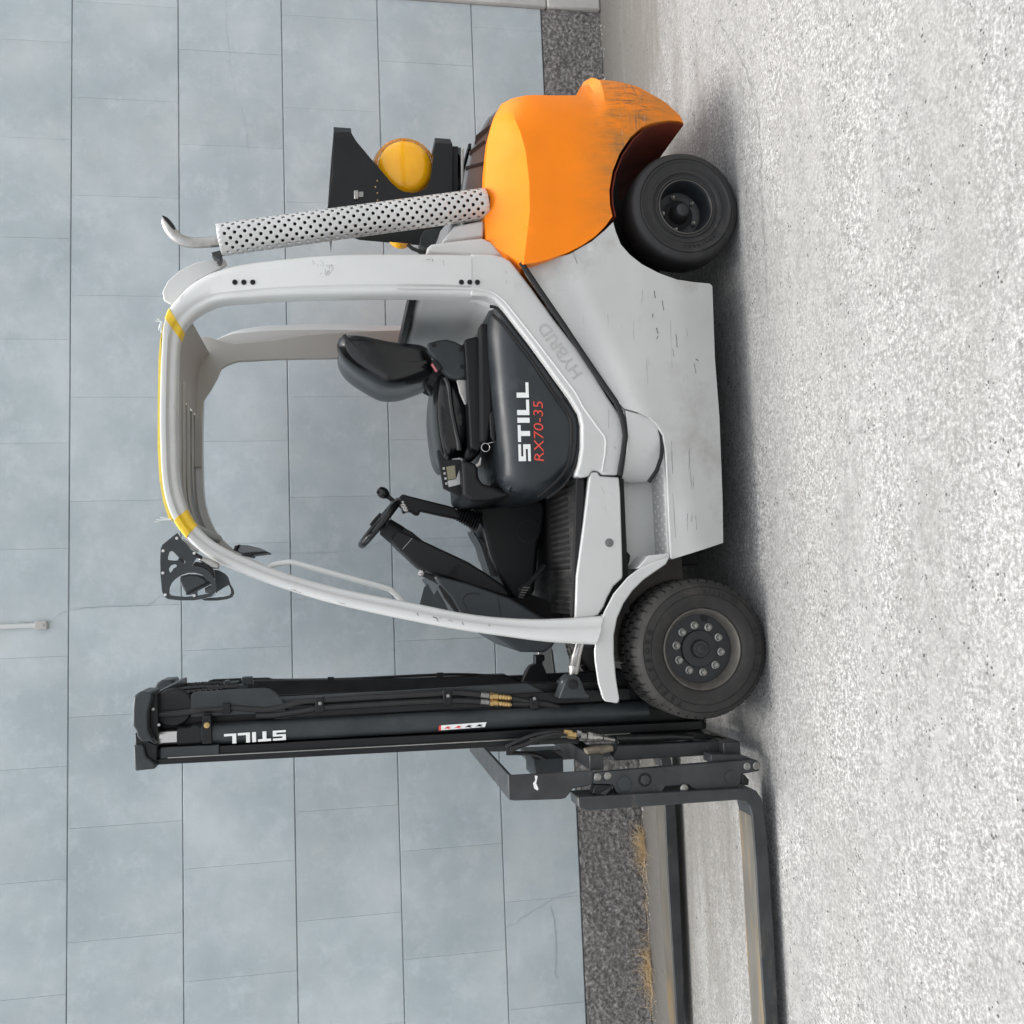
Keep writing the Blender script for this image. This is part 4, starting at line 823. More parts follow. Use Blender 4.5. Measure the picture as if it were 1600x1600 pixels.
q = MB(); q.prism(D3((470, 1235), (545, 1290), (600, 1430), (690, 1610), (610, 1600), (520, 1330), (450, 1190)), .76, .95); q.obj('console_flank', 'hood', lcon, bevel=.006)
o = at(*D3((945, 1200))[0], .699); q = MB(); q.lathe([(.0505, -.001), (.0505, .0012), (.049, .0012), (.049, -.001)], o, (0, -1, 0), 40, closed=True); q.obj('round_cap', 'hood', lcon)
lv = empty('control_lever', parent=T)
q = MB(); q.prism(D4((412, 190), (445, 158), (490, 172), (850, 262), (905, 325), (895, 358), (720, 322), (582, 292), (578, 325), (545, 322), (500, 292), (450, 312), (432, 240)), .66, .72); q.obj('lever_arm', 'black', lv, bevel=.008, seg=3)
for k in range(3): q = MB(); q.lathe([(.012, 0), (.012, .008), (.004, .012)], at(*D4((445 + 12 * k, 235 + 22 * k))[0], .658), (0, -1, 0), 14); q.obj('lever_switch', 'chrome', lv)
pa, pb2 = at(*D4((860, 305))[0], .69), at(*D4((1045, 378))[0], .69); q = MB(); nr = 9
prof = []
for k in range(nr): h0 = (pb2 - pa).length * k / nr; r0 = .026 + .015 * k / nr; prof += [(r0, h0), (r0 + .007, h0 + .006), (r0, h0 + .012)]
q.lathe([(.004, 0)] + prof + [(.004, (pb2 - pa).length)], pa, pb2 - pa, 28); q.obj('bellows', 'black', lv, smooth=60)
kn = MB(); ko = at(*D4((292, 150))[0], .72); kn.lathe([(.003, -.028), (.016, -.024), (.024, -.010), (.025, .004), (.020, .018), (.011, .028), (.009, .05), (.009, .12)], ko, at(*D4((372, 210))[0], .72) - ko, 20); kn.obj('lever_knob', 'vinyl', lv)
pd = MB(); pd.prism(D4((1345, 970), (1360, 900), (1420, 850), (1500, 770), (1555, 705), (1575, 715), (1540, 770), (1440, 880), (1390, 975)), .50, .56); pd = pd.obj('pedal', 'black', T, bevel=.003)
for k in range(5):
    q = MB(); a = D4((1352 + k * 8, 965 - k * 19), (1388 + k * 12, 970 - k * 20)); q.tube([at(*a[0], .498), at(*a[1], .498)], .0022, 6); q.obj('pedal_strip', 'steel', pd)
stc = empty('steering', parent=T)
q = MB(); q.prism(D4((350, 522), (385, 470), (412, 440), (500, 478), (640, 540), (800, 615), (960, 690), (1110, 785), (1230, 870), (1285, 935), (1265, 970), (950, 870), (780, 810), (660, 775), (570, 735), (480, 650), (400, 575)), .55, .70); q.obj('column_cowl', 'black', stc, bevel=.02, seg=4)
q = MB(); q.prism(D4((408, 455), (430, 405), (520, 455), (610, 530), (520, 500)), .60, .72); q.obj('column_back', 'black', stc, bevel=.006)
q = MB(); q.prism(D4((800, 785), (870, 708), (895, 722), (850, 805)), .547, .56); q.obj('column_slot', 'dark', stc)
q = MB(); q.tube([at(*D4((520, 505))[0], .549), at(*D4((445, 590))[0], .549)], .0012, 6); q.obj('column_seam', 'emboss', stc)
wc = at(*D4((268, 385))[0], .62); w0, w1 = at(*D4((125, 560))[0], .62), at(*D4((418, 205))[0], .62); dv = (w1 - w0).normalized(); RW = (w1 - w0).length / 2 - .004
dep = Vector((0, 1, 0)); nrm = dv.cross(dep).normalized(); dep = (dep + nrm * .05).normalized()
q = MB(); q.rings([[wc + (dv * math.cos(2 * math.pi * k / 48) + dep * math.sin(2 * math.pi * k / 48)) * (RW + .0145 * math.cos(2 * math.pi * j / 12)) + nrm * (.0165 * math.sin(2 * math.pi * j / 12)) for j in range(12)] for k in range(49)], True, False); q.obj('steering_wheel', 'vinyl', stc, smooth=70)
q = MB(); hdn = (at(*D4((345, 440))[0], .62) - wc).normalized(); q.tube([wc - hdn * .012, wc + hdn * .02, wc + hdn * .028, wc + hdn * .095], [.02, .026, .040, .046], 24); q.obj('wheel_hub', 'black', stc)
for an in (.4, 2.5, 4.7):
    v_ = dv * math.cos(an) + dep * math.sin(an); q = MB(); q.tube([wc, wc + v_ * RW * .5 - hdn * .006, wc + v_ * RW], [.014, .011, .009], 8); q.obj('wheel_spoke', 'black', stc)
q = MB(); q.tube(spline([at(a, b_, .55) for a, b_ in D4((195, 405), (230, 360), (275, 312))], 3, False), .006, 8); q.obj('wheel_spoke', 'black', stc)
dsh = empty('dashboard', parent=T)
q = MB(); q.prism(D4((1150, 850), (1300, 900), (1560, 980), (1700, 1100), (1700, 1250), (1500, 1250), (1250, 1020)), .72, .74); q.obj('footwell_panel', 'dark', dsh)
q = MB(); q.prism(D4((690, 800), (780, 812), (960, 858), (1280, 968), (1570, 1135), (1640, 1330), (1560, 1400), (1370, 1395), (1180, 1280), (900, 1110), (820, 970), (740, 880)), .34, 2 * YC - .24); q.obj('dash_body', 'hood', dsh, bevel=.012, seg=3)
q = MB(); q.tube(spline([at(a, b_, .339) for a, b_ in D4((960, 1080), (925, 1020), (915, 985), (940, 950), (985, 935), (1050, 942))], 3, False), .0022, 6); q.tube([at(a, b_, .339) for a, b_ in D4((1185, 965), (1200, 1030), (1210, 1105))], .0022, 6); q.obj('dash_groove', 'dark', dsh)
q = MB(); q.prism(D4((575, 1030), (612, 890), (640, 860), (690, 950), (715, 905), (770, 1000), (805, 1070), (690, 1060)), .37, .375); q.obj('dash_fin', 'mastgrey', dsh, bevel=.001)
q = MB(); q.prism(D4((720, 880), (770, 850), (800, 930), (900, 1085), (850, 1080), (770, 970)), .345, .36); q.obj('dash_fin', 'black', dsh, bevel=.003)
q = MB(); q.tube([at(*D4((590, 780))[0], .40), at(*D4((690, 820))[0], .40), at(*D4((770, 865))[0], .40)], [.010, .013, .016], 12); q.obj('direction_stalk', 'black', dsh)
q = MB(); ko = at(*D4((590, 775))[0], .40); q.lathe([(.002, -.014), (.012, -.011), (.017, -.002), (.017, .004), (.012, .012), (.004, .014)], ko, (at(*D4((620, 790))[0], .40) - ko), 20); q.obj('stalk_knob', 'chrome', dsh)

# ---------------------------------------------------------------- wheels
def ring_text(word, o, r, a0, step, size, m, parent, ysurf):
    mb_v, mb_f = [], []
    for k, ch_ in enumerate(word):
        if ch_ == ' ': continue
        me = text_mesh(ch_, size, .0009, .0006); an = math.radians(a0 - step * k); rad = Vector((math.cos(an), 0, math.sin(an))); tan = Vector((math.sin(an), 0, -math.cos(an)))
        w = max([v_.co.x for v_ in me.vertices] or [0]); off = len(mb_v)
        for v_ in me.vertices: mb_v.append(tuple(o + rad * (r + v_.co.y) + tan * (v_.co.x - w / 2) + Vector((0, ysurf - v_.co.z, 0))))
        mb_f += [tuple(i + off for i in p_.vertices) for p_ in me.polygons]; bpy.data.meshes.remove(me)
    me = bpy.data.meshes.new('sidewall_lettering'); me.from_pydata(mb_v, [], mb_f); return link('sidewall_lettering', me, m, parent, smooth=0)
def flat_foot(w):                          # the tyre sags a little on the ground
    for c_ in w.children:
        for v_ in c_.data.vertices: v_.co.z = max(v_.co.z, .0008 + .0006 * abs(math.sin(v_.co.x * 90)))
def front_wheel(o, far=False):
    o = o - Vector((0, 0, .005)); w = empty('front_wheel', parent=T); s = -1 if far else 1; ax = (0, s, 0)
    t = MB(); t.lathe([(.150, .05), (.153, .022), (.158, .011), (.168, .005), (.182, .0015), (.198, .0), (.205, .0005), (.2055, .003), (.2085, .003), (.209, .001), (.234, .003), (.2345, .006), (.2375, .0065), (.238, .004), (.245, .009), (.252, .018), (.2575, .034), (.2603, .06), (.2603, .19), (.256, .225), (.225, .245), (.16, .25), (.150, .22)], o, ax, 72, closed=True); t.obj('tyre', 'rubber', w, smooth=45)
    tr = MB(); n = 46; R0 = .2685
    for k in range(n):
        an = 2 * math.pi * (k + .5) / n; da = 2 * math.pi / n * .39
        for row, (h0, h1, sh) in enumerate(((.012, .082, 0), (.100, .150, .5), (.168, .236, 0))):
            a_ = an + sh * 2 * math.pi / n
            q = []
            for (hh, r1) in ((h0, .243 if row == 0 else .255), (h0 + (.020 if row == 0 else 0), R0 - (.005 if row == 0 else 0)), (h1, R0), (h1, .255)):
                q.append((hh, r1))
            ra_ = [Vector((math.cos(a_ - da), 0, math.sin(a_ - da))), Vector((math.cos(a_ + da), 0, math.sin(a_ + da)))]
            tr.rings([[o + rd * r1 + Vector((0, s * hh, 0)) for hh, r1 in q] for rd in ra_])
    tread = tr.obj('tread', 'rubber', w, bevel=0, smooth=25)
    rl = MB(); rl.lathe([(.153, .030), (.1545, .014), (.150, .011), (.146, .016), (.141, .030), (.131, .050), (.1305, .058), (.14, .07), (.150, .06)], o, ax, 64, closed=True); rl.obj('rim_lip', 'rimlip', w)
    rd = MB(); rd.lathe([(.132, .056), (.128, .0555), (.100, .057), (.071, .057), (.0705, .05), (.0685, .046), (.036, .044), (.035, .036), (.031, .030), (.018, .029), (.017, .026), (.012, .024), (.001, .024)], o, ax, 64); rd.obj('rim', 'rim', w, smooth=28)
    if not far:
        for k in range(10):
            an = math.radians(8 + 36 * k); c_ = o + Vector((math.cos(an) * .0905, .057, math.sin(an) * .0905)); nu = MB(); nu.lathe([(.0155, 0), (.0155, .004), (.0125, .006)], c_, (0, -1, 0), 16); nu.hexa(c_ + Vector((0, -.005, 0)), (0, -1, 0), .0125, .014, 6, k); nu.lathe([(.0065, .018), (.0065, .024), (.004, .026)], c_, (0, -1, 0), 12); nu.obj('wheel_nut', 'nut', w)
        nh = MB(); an = math.radians(-14); nh.lathe([(.016, 0), (.016, .0012), (.001, .0013)], o + Vector((math.cos(an) * .121, .0550, math.sin(an) * .121)), (0, -1, 0), 20); nh.obj('valve_hole', 'dark', w)
        ring_text('TRELLEBORG', o, .2125, 152, 9.0, .028, 'dark', w, .0008); ring_text('elite XP', o, .2125, -4, 5.0, .024, 'dark', w, .0008); ring_text('23x10-12', o, .2125, 288, 6.0, .024, 'dark', w, .0008)
    flat_foot(w); return w
FW = at(1097, 1015, 0); FW = Vector((FW.x, .002, .2685)); front_wheel(FW); front_wheel(Vector((FW.x, 2 * YC - .002, FW.z)), True)
def rear_wheel(o, far=False):
    o = o - Vector((0, 0, .004)); w = empty('rear_wheel', parent=T); s = -1 if far else 1; ax = Vector((.0, s, 0))
    t = MB(); t.lathe([(.108, .05), (.111, .016), (.116, .010), (.124, .010), (.128, .014), (.133, .013), (.137, .006), (.148, .004), (.151, .008), (.160, .009), (.178, .004), (.180, .001), (.187, .0), (.190, .004), (.193, .001), (.207, .004), (.218, .013), (.225, .030), (.2275, .055), (.2275, .14), (.219, .165), (.18, .18), (.115, .18), (.108, .15)], o, ax, 72, closed=True); t.obj('tyre', 'rubber2', w, smooth=32)
    rl = MB(); rl.lathe([(.110, .030), (.1115, .012), (.107, .010), (.103, .016), (.099, .040), (.094, .075), (.090, .095), (.060, .098), (.058, .10), (.06, .13), (.11, .13)], o, ax, 64, closed=True); rl.obj('rim', 'rim', w, smooth=40)
    rg = MB(); rg.lathe([(.1095, .0095), (.1115, .0115), (.108, .0130), (.106, .012)], o, ax, 64, closed=True); rg.obj('rim_lip', 'rimlip', w)
    if not far:
        hb = MB(); hb.lathe([(.058, .102), (.040, .100), (.034, .080), (.031, .050), (.024, .042), (.001, .040)], o, ax, 32); hb.obj('hub', 'dark', w, smooth=50)
        hc = MB(); hc.lathe([(.026, .047), (.026, .041), (.020, .037), (.001, .036)], o, ax, 24); hc.obj('hub_cap', 'rim', w)
        for k in range(5):
            an = math.radians(20 + 72 * k); c_ = o + Vector((math.cos(an) * .070, .097, math.sin(an) * .070)); nu = MB(); nu.hexa(c_, (0, -1, 0), .0095, .014); nu.lathe([(.0055, .012), (.0055, .022), (.004, .024)], c_, (0, -1, 0), 12); nu.obj('wheel_nut', 'nut', w)
        ring_text('SOLIDEAL', o, .160, 222, 6.6, .019, 'dark', w, .0065)
    flat_foot(w); return w
RW_ = at(1072, 321, .050); front = Vector((RW_.x, .050, .2275)); rear_wheel(front); rear_wheel(Vector((front.x, 2 * YC - .050, front.z)), True)
ax = MB(); ax.box(front.x - .09, front.x + .09, .16, 2 * YC - .16, .15, .30); ax.obj('rear_axle', 'dark', T, bevel=.02)
ax = MB(); ax.box(FW.x - .12, FW.x + .12, .24, 2 * YC - .24, .17, .42); ax.obj('front_axle', 'dark', T, bevel=.03)
wh = MB(); wh.box(FW.x - .05, .50, .262, .275, .24, .60); wh.obj('wheel_house', mat('dusty_wheel_house', (.085, .078, .068), .8, 0, .3, 8.), T)
ar = MB(); ar.box(1.46, 2.1, .33, 2 * YC - .33, .42, .60); ar.obj('arch_lining', 'dark', T)
# ---------------------------------------------------------------- front fenders
fo = [(998, 889), (981, 902), (959, 928), (945, 955), (934, 985), (929, 1017), (930, 1034), (935, 1068), (942, 1091), (946, 1096), (965, 1099), (968, 1092)]
fi = [(962, 1056), (959, 1022), (959, 992), (964, 966), (974, 943), (988, 923), (1005, 906), (1025, 892), (1041, 881), (1047, 869), (1022, 878)]
fe = MB(); fe.prism(fo + fi, .058, .070); fe = fe.obj('fender', 'silver', T, bevel=.004); mirror(fe)
sh = MB(); inn = [at(a, b_, .070) for a, b_ in [(967, 1097)] + fi[:-2]]; out_ = [p_ + Vector((.006, 0, .012)) for p_ in inn]
sh.rings([[p_, p_ + Vector((0, .22, 0)), q_ + Vector((0, .22, 0)), q_] for p_, q_ in zip(inn, out_)]); sh.obj('fender_sheet', 'silver', fe, smooth=50)
tr = MB(); tr.prism([(996, 888), (1014, 868), (1047, 864), (1046, 872), (1020, 890)], .071, .25); tr.obj('fender_shelf', 'silver', fe, bevel=.003)

# ---------------------------------------------------------------- mast
YM = .27
ms = empty('mast', parent=T)
def fe_(ix): return 1196 - .0525 * (ix - 240)
def mp(ix, off): return (ix, fe_(ix) + off)
def mband(name, i0, i1, o0, o1, y0, y1, m, bevel=.003):
    q = MB(); q.prism([mp(i0, o0), mp(i1, o0), mp(i1, o1), mp(i0, o1)], y0, y1); return q.obj(name, m, ms, bevel=bevel)
r1 = mband('outer_rail', 246, 1098, -9.5, -.5, YM - .005, YM + .10, 'mast')
mband('rail_flange', 246, 1098, -25, -11, YM + .012, YM + .10, 'mast')
mband('rail_edge', 262, 985, -11.2, -10, YM - .0035, YM + .02, 'steel', 0)
mband('rail_web', 250, 1104, -96, -24, YM + .075, YM + .10, 'mast')
mband('rail_flange', 450, 985, -82, -63, YM + .035, YM + .074, 'mast')
pl = MB(); pl.prism([mp(250, -27), mp(250, -6), mp(342, -6), mp(342, -27)], YM + .001, YM + .02); pl.obj('rail_cap', 'mastgrey', ms, bevel=.003)
def mt(ix, off, y): a = mp(ix, off); return at(a[0], a[1], y)
q = MB(); q.tube([mt(300, -44.5, YM + .045), mt(1010, -45.5, YM + .045)], .0405, 28); q.obj('lift_cylinder', 'mastgrey', ms)
q = MB(); q.tube([mt(250, -42, YM + .045), mt(284, -42, YM + .045)], .0335, 28); q.obj('piston_rod', 'chrome', ms)
q = MB(); q.tube([mt(279, -43, YM + .045), mt(316, -43.5, YM + .045)], .0425, 28); q.obj('cylinder_head', 'mast', ms)
q = MB(); q.prism(C4((690, 505), (768, 500), (778, 755), (690, 760)), YM - .006, YM + .04); q.obj('cylinder_clamp', 'mast', ms, bevel=.003)
q = MB(); q.lathe([(.0105, 0), (.0105, .003), (.003, .004)], at(*C4((732, 590))[0], YM - .006), (0, -1, 0), 18); q.obj('clamp_bolt', 'brass', ms)
o = mt(447.5, -53.5 + 18, YM + .0035); e = mt(350.5, -53.5 + 15, YM + .0035)
block_word('lettering', 'STILL', o, e - o, Vector((-1, 0, 0)) + (e - o).normalized() * 0, (e - o).length, -.036, 'white_ink', ms) if False else None
ux = (e - o); lft = Vector((ux.z * -1, 0, ux.x)).normalized()
oo = at(446.5, 1140.5, YM + .0022); ee = at(350, 1147, YM + .0022); ux = ee - oo; lft = Vector((-ux.z, 0, ux.x)).normalized()
block_word('lettering', 'STILL', oo, ux, lft, ux.length, .0365, 'white_ink', ms)
q = MB(); q.prism(C5((262, 872), (640, 845), (628, 885), (262, 912)), YM + .0025, YM + .006); q.obj('warning_label', 'white_ink', ms)
q = MB(); q.prism(C5((245, 875), (262, 873), (262, 913), (242, 915)), YM + .002, YM + .006); q.obj('warning_label', 'red_ink', ms)
for k, m_ in enumerate(('red_ink', 'red_ink', 'dark', 'dark')):
    x = 285 + k * 88; y = 893 - k * 6; q = MB(); q.prism(C5((x, y + 8), (x + 30, y - 12), (x + 60, y - 8), (x + 42, y), (x + 58, y + 10), (x + 20, y + 4)), YM + .0015, YM + .003); q.obj('pictogram', m_, ms)
# crosshead castings, sheave, chains
q = MB(); q.prism(C4((80, 330), (130, 290), (240, 292), (235, 340), (200, 480), (202, 620), (235, 700), (285, 770), (215, 735), (150, 740), (110, 690), (100, 640), (72, 600), (70, 450)), YM - .05, YM + .12); q.obj('crosshead', 'mastgrey', ms, bevel=.012, seg=3)
q = MB(); q.prism(C4((75, 770), (165, 765), (185, 870), (260, 930), (272, 980), (90, 1000)), YM - .04, YM + .14); q.obj('crosshead', 'mastgrey', ms, bevel=.006)
q = MB(); q.prism(C4((90, 660), (220, 735), (290, 770), (280, 920), (200, 880), (165, 770), (95, 770)), YM - .02, YM + .1); q.obj('crosshead_web', 'mast', ms, bevel=.004)
q = MB(); q.prism(C4((205, 330), (290, 300), (300, 780), (230, 700)), YM + .0, 2 * YC - YM); q.obj('crosshead_beam', 'mast', ms, bevel=.004)
q = MB(); q.prism(C4((290, 210), (330, 186), (430, 182), (437, 235), (330, 310), (270, 335), (240, 292)), 2 * YC - YM - .1, 2 * YC - YM + .06); q.obj('crosshead', 'mastgrey', ms, bevel=.008)
q = MB(); q.lathe([(.066, 0), (.070, .004), (.062, .010), (.062, .022), (.070, .028), (.066, .032), (.02, .034)], at(*C4((430, 430))[0], YM + .04), (0, 1, 0), 40); q.obj('sheave', 'mast', ms)
q = MB(); q.prism(C4((300, 330), (490, 380), (520, 540), (590, 500), (580, 620), (300, 640)), YM + .076, YM + .09); q.obj('sheave_bracket', 'dark', ms)
for q_ in C4((255, 445), (305, 585), (228, 835)):
    b_ = MB(); b_.hexa(at(q_[0], q_[1], YM - .003), (0, -1, 0), .006, .005); b_.obj('bolt', 'steel', ms)
def chain(path, y, n):
    mb = MB(); P = [at(a, b_, y) for a, b_ in spline(path, 12, False)]; Ls = [0]
    for a, b_ in zip(P[:-1], P[1:]): Ls.append(Ls[-1] + (b_ - a).length)
    def pt_(d): 
        for i in range(len(P) - 1):
            if Ls[i + 1] >= d: return P[i].lerp(P[i + 1], (d - Ls[i]) / (Ls[i + 1] - Ls[i] + 1e-9))
        return P[-1]
    for k in range(n):
        a, b_ = pt_(Ls[-1] * k / n), pt_(Ls[-1] * (k + 1) / n); wdt = .014 if k % 2 else .022
        for dy in (-wdt, wdt): mb.tube([a + Vector((0, dy, 0)) - (b_ - a) * .25, a.lerp(b_, .5) + Vector((0, dy, 0)), b_ + Vector((0, dy, 0)) + (b_ - a) * .25], [.006, .010, .006], 6)
        mb.tube([a - Vector((0, .026, 0)), a + Vector((0, .026, 0))], .0058, 6)
    mb.obj('lift_chain', 'mast', ms, smooth=40)
chain(C4((340, 370), (380, 330), (450, 308), (540, 300), (640, 290), (800, 275), (880, 272)), YM + .10, 22)
chain(C4((430, 255), (520, 235), (650, 225), (800, 215), (920, 212)), 2 * YC - YM - .02, 16)
q = MB(); q.tube([at(a, b_, YM + .13) for a, b_ in C4((430, 290), (540, 262), (700, 250), (900, 255), (1000, 250))], .008, 8); q.obj('hose', 'hose', ms)
for pxs in (C4((880, 200), (920, 190), (940, 210), (925, 240), (885, 232)), C4((940, 205), (1010, 200), (1010, 220), (940, 225)), C4((1040, 165), (1130, 160), (1132, 215), (1045, 220)), C4((980, 235), (1085, 225), (1088, 260), (985, 265))):
    q = MB(); q.prism(pxs, YM + .3, YM + .36); q.obj('chain_anchor', 'mastgrey', ms, bevel=.003)
q = MB(); q.prism(C4((740, 195), (790, 180), (1040, 170), (1280, 165), (1350, 185), (1400, 215), (1400, 260), (900, 262)), 2 * YC - YM, 2 * YC - YM + .02); q.obj('side_plate', 'mast', ms, bevel=.003)
q = MB(); q.prism(C4((585, 340), (600, 310), (640, 292), (1230, 258), (1290, 265), (1340, 292), (1400, 360), (1432, 410), (1432, 480), (1000, 500), (585, 520)), YM + .03, YM + .045); q.obj('side_plate', 'mastgrey', ms, bevel=.004)
q = MB(); q.prism([(428, 1092), (640, 1078.5), (780, 1070), (824, 1067.5), (842, 1077), (857, 1084), (870, 1091), (870, 1104), (640, 1113), (428, 1126)], YM + .05, YM + .07); q.obj('side_plate', 'mastgrey', ms, bevel=.003)
q = MB(); q.prism([(395, 1063), (500, 1062), (640, 1060), (790, 1054), (816, 1067), (640, 1080), (395, 1088)], 2 * YC - YM - .03, 2 * YC - YM + .05); q.obj('outer_rail', 'mast', ms, bevel=.004)
q = MB(); q.prism([(246, 1080), (395, 1067), (800, 1056), (1100, 1040), (1100, 1075), (246, 1110)], 2 * YC - YM - .02, 2 * YC - YM + .02); q.obj('outer_rail', 'mast', ms, bevel=.004)
q = MB(); q.prism([(246, 1110), (1100, 1075), (1100, 1120), (246, 1150)], 2 * YC - YM - .01, 2 * YC - YM + .06); q.obj('inner_rail', 'mast', ms, bevel=.004)
q = MB(); q.tube(spline([at(a, b_, 2 * YC - YM) for a, b_ in ((400, 1062), (470, 1063), (560, 1060), (640, 1056), (700, 1053.5), (740, 1054), (770, 1056))], 3, False), .006, 8); q.obj('hose', 'hose', ms)
for q_ in ((517, 1060), (688, 1053)):
    b_ = MB(); b_.prism([(q_[0] - 5, q_[1] - 2), (q_[0] + 5, q_[1] - 2), (q_[0] + 5, q_[1] + 6), (q_[0] - 5, q_[1] + 6)], 2 * YC - YM - .035, 2 * YC - YM - .02); b_.obj('hose_clip', 'mast', ms)
# hydraulic hoses on the near rail
for pts in (C4((310, 495), (500, 480), (700, 455), (880, 445), (960, 432), (1080, 440), (1250, 450), (1400, 425), (1600, 375)) + [(500, 1094), (560, 1090), (640, 1086), (700, 1082.5), (725, 1083), (752, 1085.5)],
            [(400, 1118), (430, 1117), (470, 1111), (500, 1106), (560, 1102), (640, 1097), (690, 1095), (720, 1094.5), (752, 1096)],
            [(800, 1091), (830, 1097), (860, 1101), (885, 1110), (905, 1118), (930, 1120), (950, 1112), (962, 1098)],
            [(800, 1100), (830, 1101), (855, 1102), (880, 1112), (905, 1121), (935, 1124), (955, 1116), (966, 1100)]):
    q = MB(); q.tube(spline([at(a, b_, YM + .034) for a, b_ in pts], 4, False), .0125, 10); q.obj('hose', 'hose', ms)
for iy_ in (0, 10.6):
    for (a, b_, r_, m_) in ((751, 764, .0125, 'nut'), (765, 770, .0150, 'brass'), (770, 778, .0135, 'brass'), (779, 798, .0105, 'brass')):
        q = MB(); t0, t1 = at(a, 1085.5 + iy_ + (a - 751) * .11, YM + .03), at(b_, 1085.5 + iy_ + (b_ - 751) * .11, YM + .03)
        if a == 779: q.lathe([(.009, 0)] + [v_ for k in range(4) for v_ in ((.0115, .006 + k * .011), (.0115, .012 + k * .011), (.009, .0135 + k * .011))] + [(.008, .052)], t0, t1 - t0, 16)
        else: q.tube([t0, t1], r_, 12 if a != 765 else 6)
        q.obj('hose_fitting', m_, ms)
for pxs, bq in ((C5((275, 580), (350, 575), (355, 700), (285, 706)), (320, 625)), (C5((1005, 640), (1020, 650), (1060, 650), (1075, 642), (1078, 735), (1010, 740)), (1040, 648)), (K(180, 750, .325, (960, 1045), (1000, 1042), (1005, 1115), (962, 1120)), None), (C4((868, 400), (942, 395), (945, 488), (865, 490)), None)):
    q = MB(); q.prism(pxs, YM + .012, YM + .05); q.obj('hose_clamp', 'mast', ms, bevel=.003)
    if bq: q = MB(); q.lathe([(.007, 0), (.0065, .004), (.002, .006)], at(*C5(bq)[0], YM + .012), (0, -1, 0), 14); q.obj('bolt', 'nut', ms)
q = MB(); q.lathe([(.007, 0), (.0065, .004), (.002, .006)], at(500, 1099, YM + .012), (0, -1, 0), 14); q.obj('bolt', 'nut', ms)
# tilt cylinder and its yokes
q = MB(); q.prism(D7((550, 1492), (598, 1370), (615, 1310), (650, 1275), (700, 1268), (745, 1300), (775, 1370), (805, 1445), (835, 1462), (835, 1492)), .20, .29); q.obj('tilt_yoke', 'mastgrey', ms, bevel=.008, seg=3)
q = MB(); q.prism(D7((540, 1450), (565, 1330), (620, 1280), (650, 1280), (600, 1370), (560, 1480), (550, 1490)), .30, .36); q.obj('tilt_yoke', 'mast', ms, bevel=.004)
q = MB(); q.lathe([(.019, 0), (.019, .005), (.013, .006), (.012, .012), (.003, .013)], at(896, 1069.5, .20), (0, -1, 0), 24); q.obj('yoke_pin', 'mast', ms)
q = MB(); q.hexa(at(*D7((595, 1338))[0], .25), (0, -1, 0), .009, .01); q.obj('bolt', 'steel', ms)
q = MB(); q.tube([at(*D7((765, 900))[0], .26), at(*D7((712, 1100))[0], .26)], .0195, 18); q.obj('tilt_rod', 'chrome', ms)
q = MB(); q.tube([at(*D7((715, 1090))[0], .26), at(*D7((697, 1180))[0], .26), at(*D7((694, 1190))[0], .26), at(*D7((688, 1260))[0], .26)], [.020, .021, .024, .019], 16); q.obj('tilt_rod_end', 'steel', ms)
q = MB(); q.prism(D7((210, 1340), (255, 1240), (290, 1190), (335, 1170), (335, 1090), (420, 1085), (425, 1130), (400, 1160), (430, 1230), (470, 1345)), 2 * YC - .34, 2 * YC - .28); q.obj('tilt_yoke', 'mast', ms, bevel=.004)
q = MB(); q.tube([at(*D7((485, 1040))[0], 1.0), at(*D7((525, 1340))[0], 1.0)], .005, 8); q.obj('cable', 'hose', ms)
q = MB(); q.prism([(868, 1092), (900, 1092), (960, 1096), (1000, 1100), (1104, 1128), (1104, 1139), (985, 1146), (868, 1152)], YM + .072, YM + .2); q.obj('mast_foot', 'mast', ms, bevel=.005)

# ---------------------------------------------------------------- fork carriage
ca_ = empty('fork_carriage', parent=T)
YP = .055
q = MB(); q.prism(R7((243, 205), (700, 165), (1125, 130), (1165, 150), (1160, 195), (1065, 212), (1058, 262), (1035, 288), (810, 300), (785, 290), (770, 272), (640, 282), (620, 312), (400, 332), (365, 315), (345, 270), (243, 268)), YP, YP + .03); cp = q.obj('side_plate', 'carr', ca_, bevel=.0035)
for (x, y_) in ((262, 228), (318, 222), (1092, 168), (1143, 165)):
    q = MB(); o = at(*R7((x, y_))[0], YP); q.lathe([(.0145, 0), (.0140, .003), (.011, .005), (.0085, .0045), (.0075, .002), (.001, .002)], o, (0, -1, 0), 20); q.obj('plate_bolt', 'nut', ca_)
for (x, y_, r_, m_) in ((412, 268, .030, 'mastgrey'), (1003, 228, .027, 'carr')):
    q = MB(); o = at(*R7((x, y_))[0], YP); q.lathe([(r_, -.001), (r_, .0016), (r_ * .93, .0016), (r_ * .92, .0005), (r_ * .90, .0024), (.001, .0026)], o, (0, -1, 0), 32); q.obj('roller_pin', m_, ca_)
q = MB(); o = at(*R7((525, 243))[0], YP); q.lathe([(.0265, -.001), (.0265, .001), (.001, .0012)], o, (0, -1, 0), 32); q.obj('bolt_recess', 'dark', ca_)
q = MB(); q.hexa(o, (0, -1, 0), .019, .006); q.obj('hex_bolt', 'carr', ca_)
q = MB(); o = at(*R7((742, 292))[0], YP - .004); q.lathe([(.0165, 0), (.016, .004), (.010, .008), (.002, .009)], o, (0, -1, 0), 20); q.obj('grease_cap', 'nut', ca_)
q = MB(); q.prism(R7((250, 272), (345, 275), (338, 305), (305, 335), (290, 345), (235, 320)), YP - .004, YP + .05); q.obj('fork_latch', 'mast', ca_, bevel=.003)
q = MB(); q.prism(R7((280, 318), (335, 285), (332, 300), (300, 345)), YP - .010, YP - .003); q.obj('fork_latch', 'carr', ca_, bevel=.002)
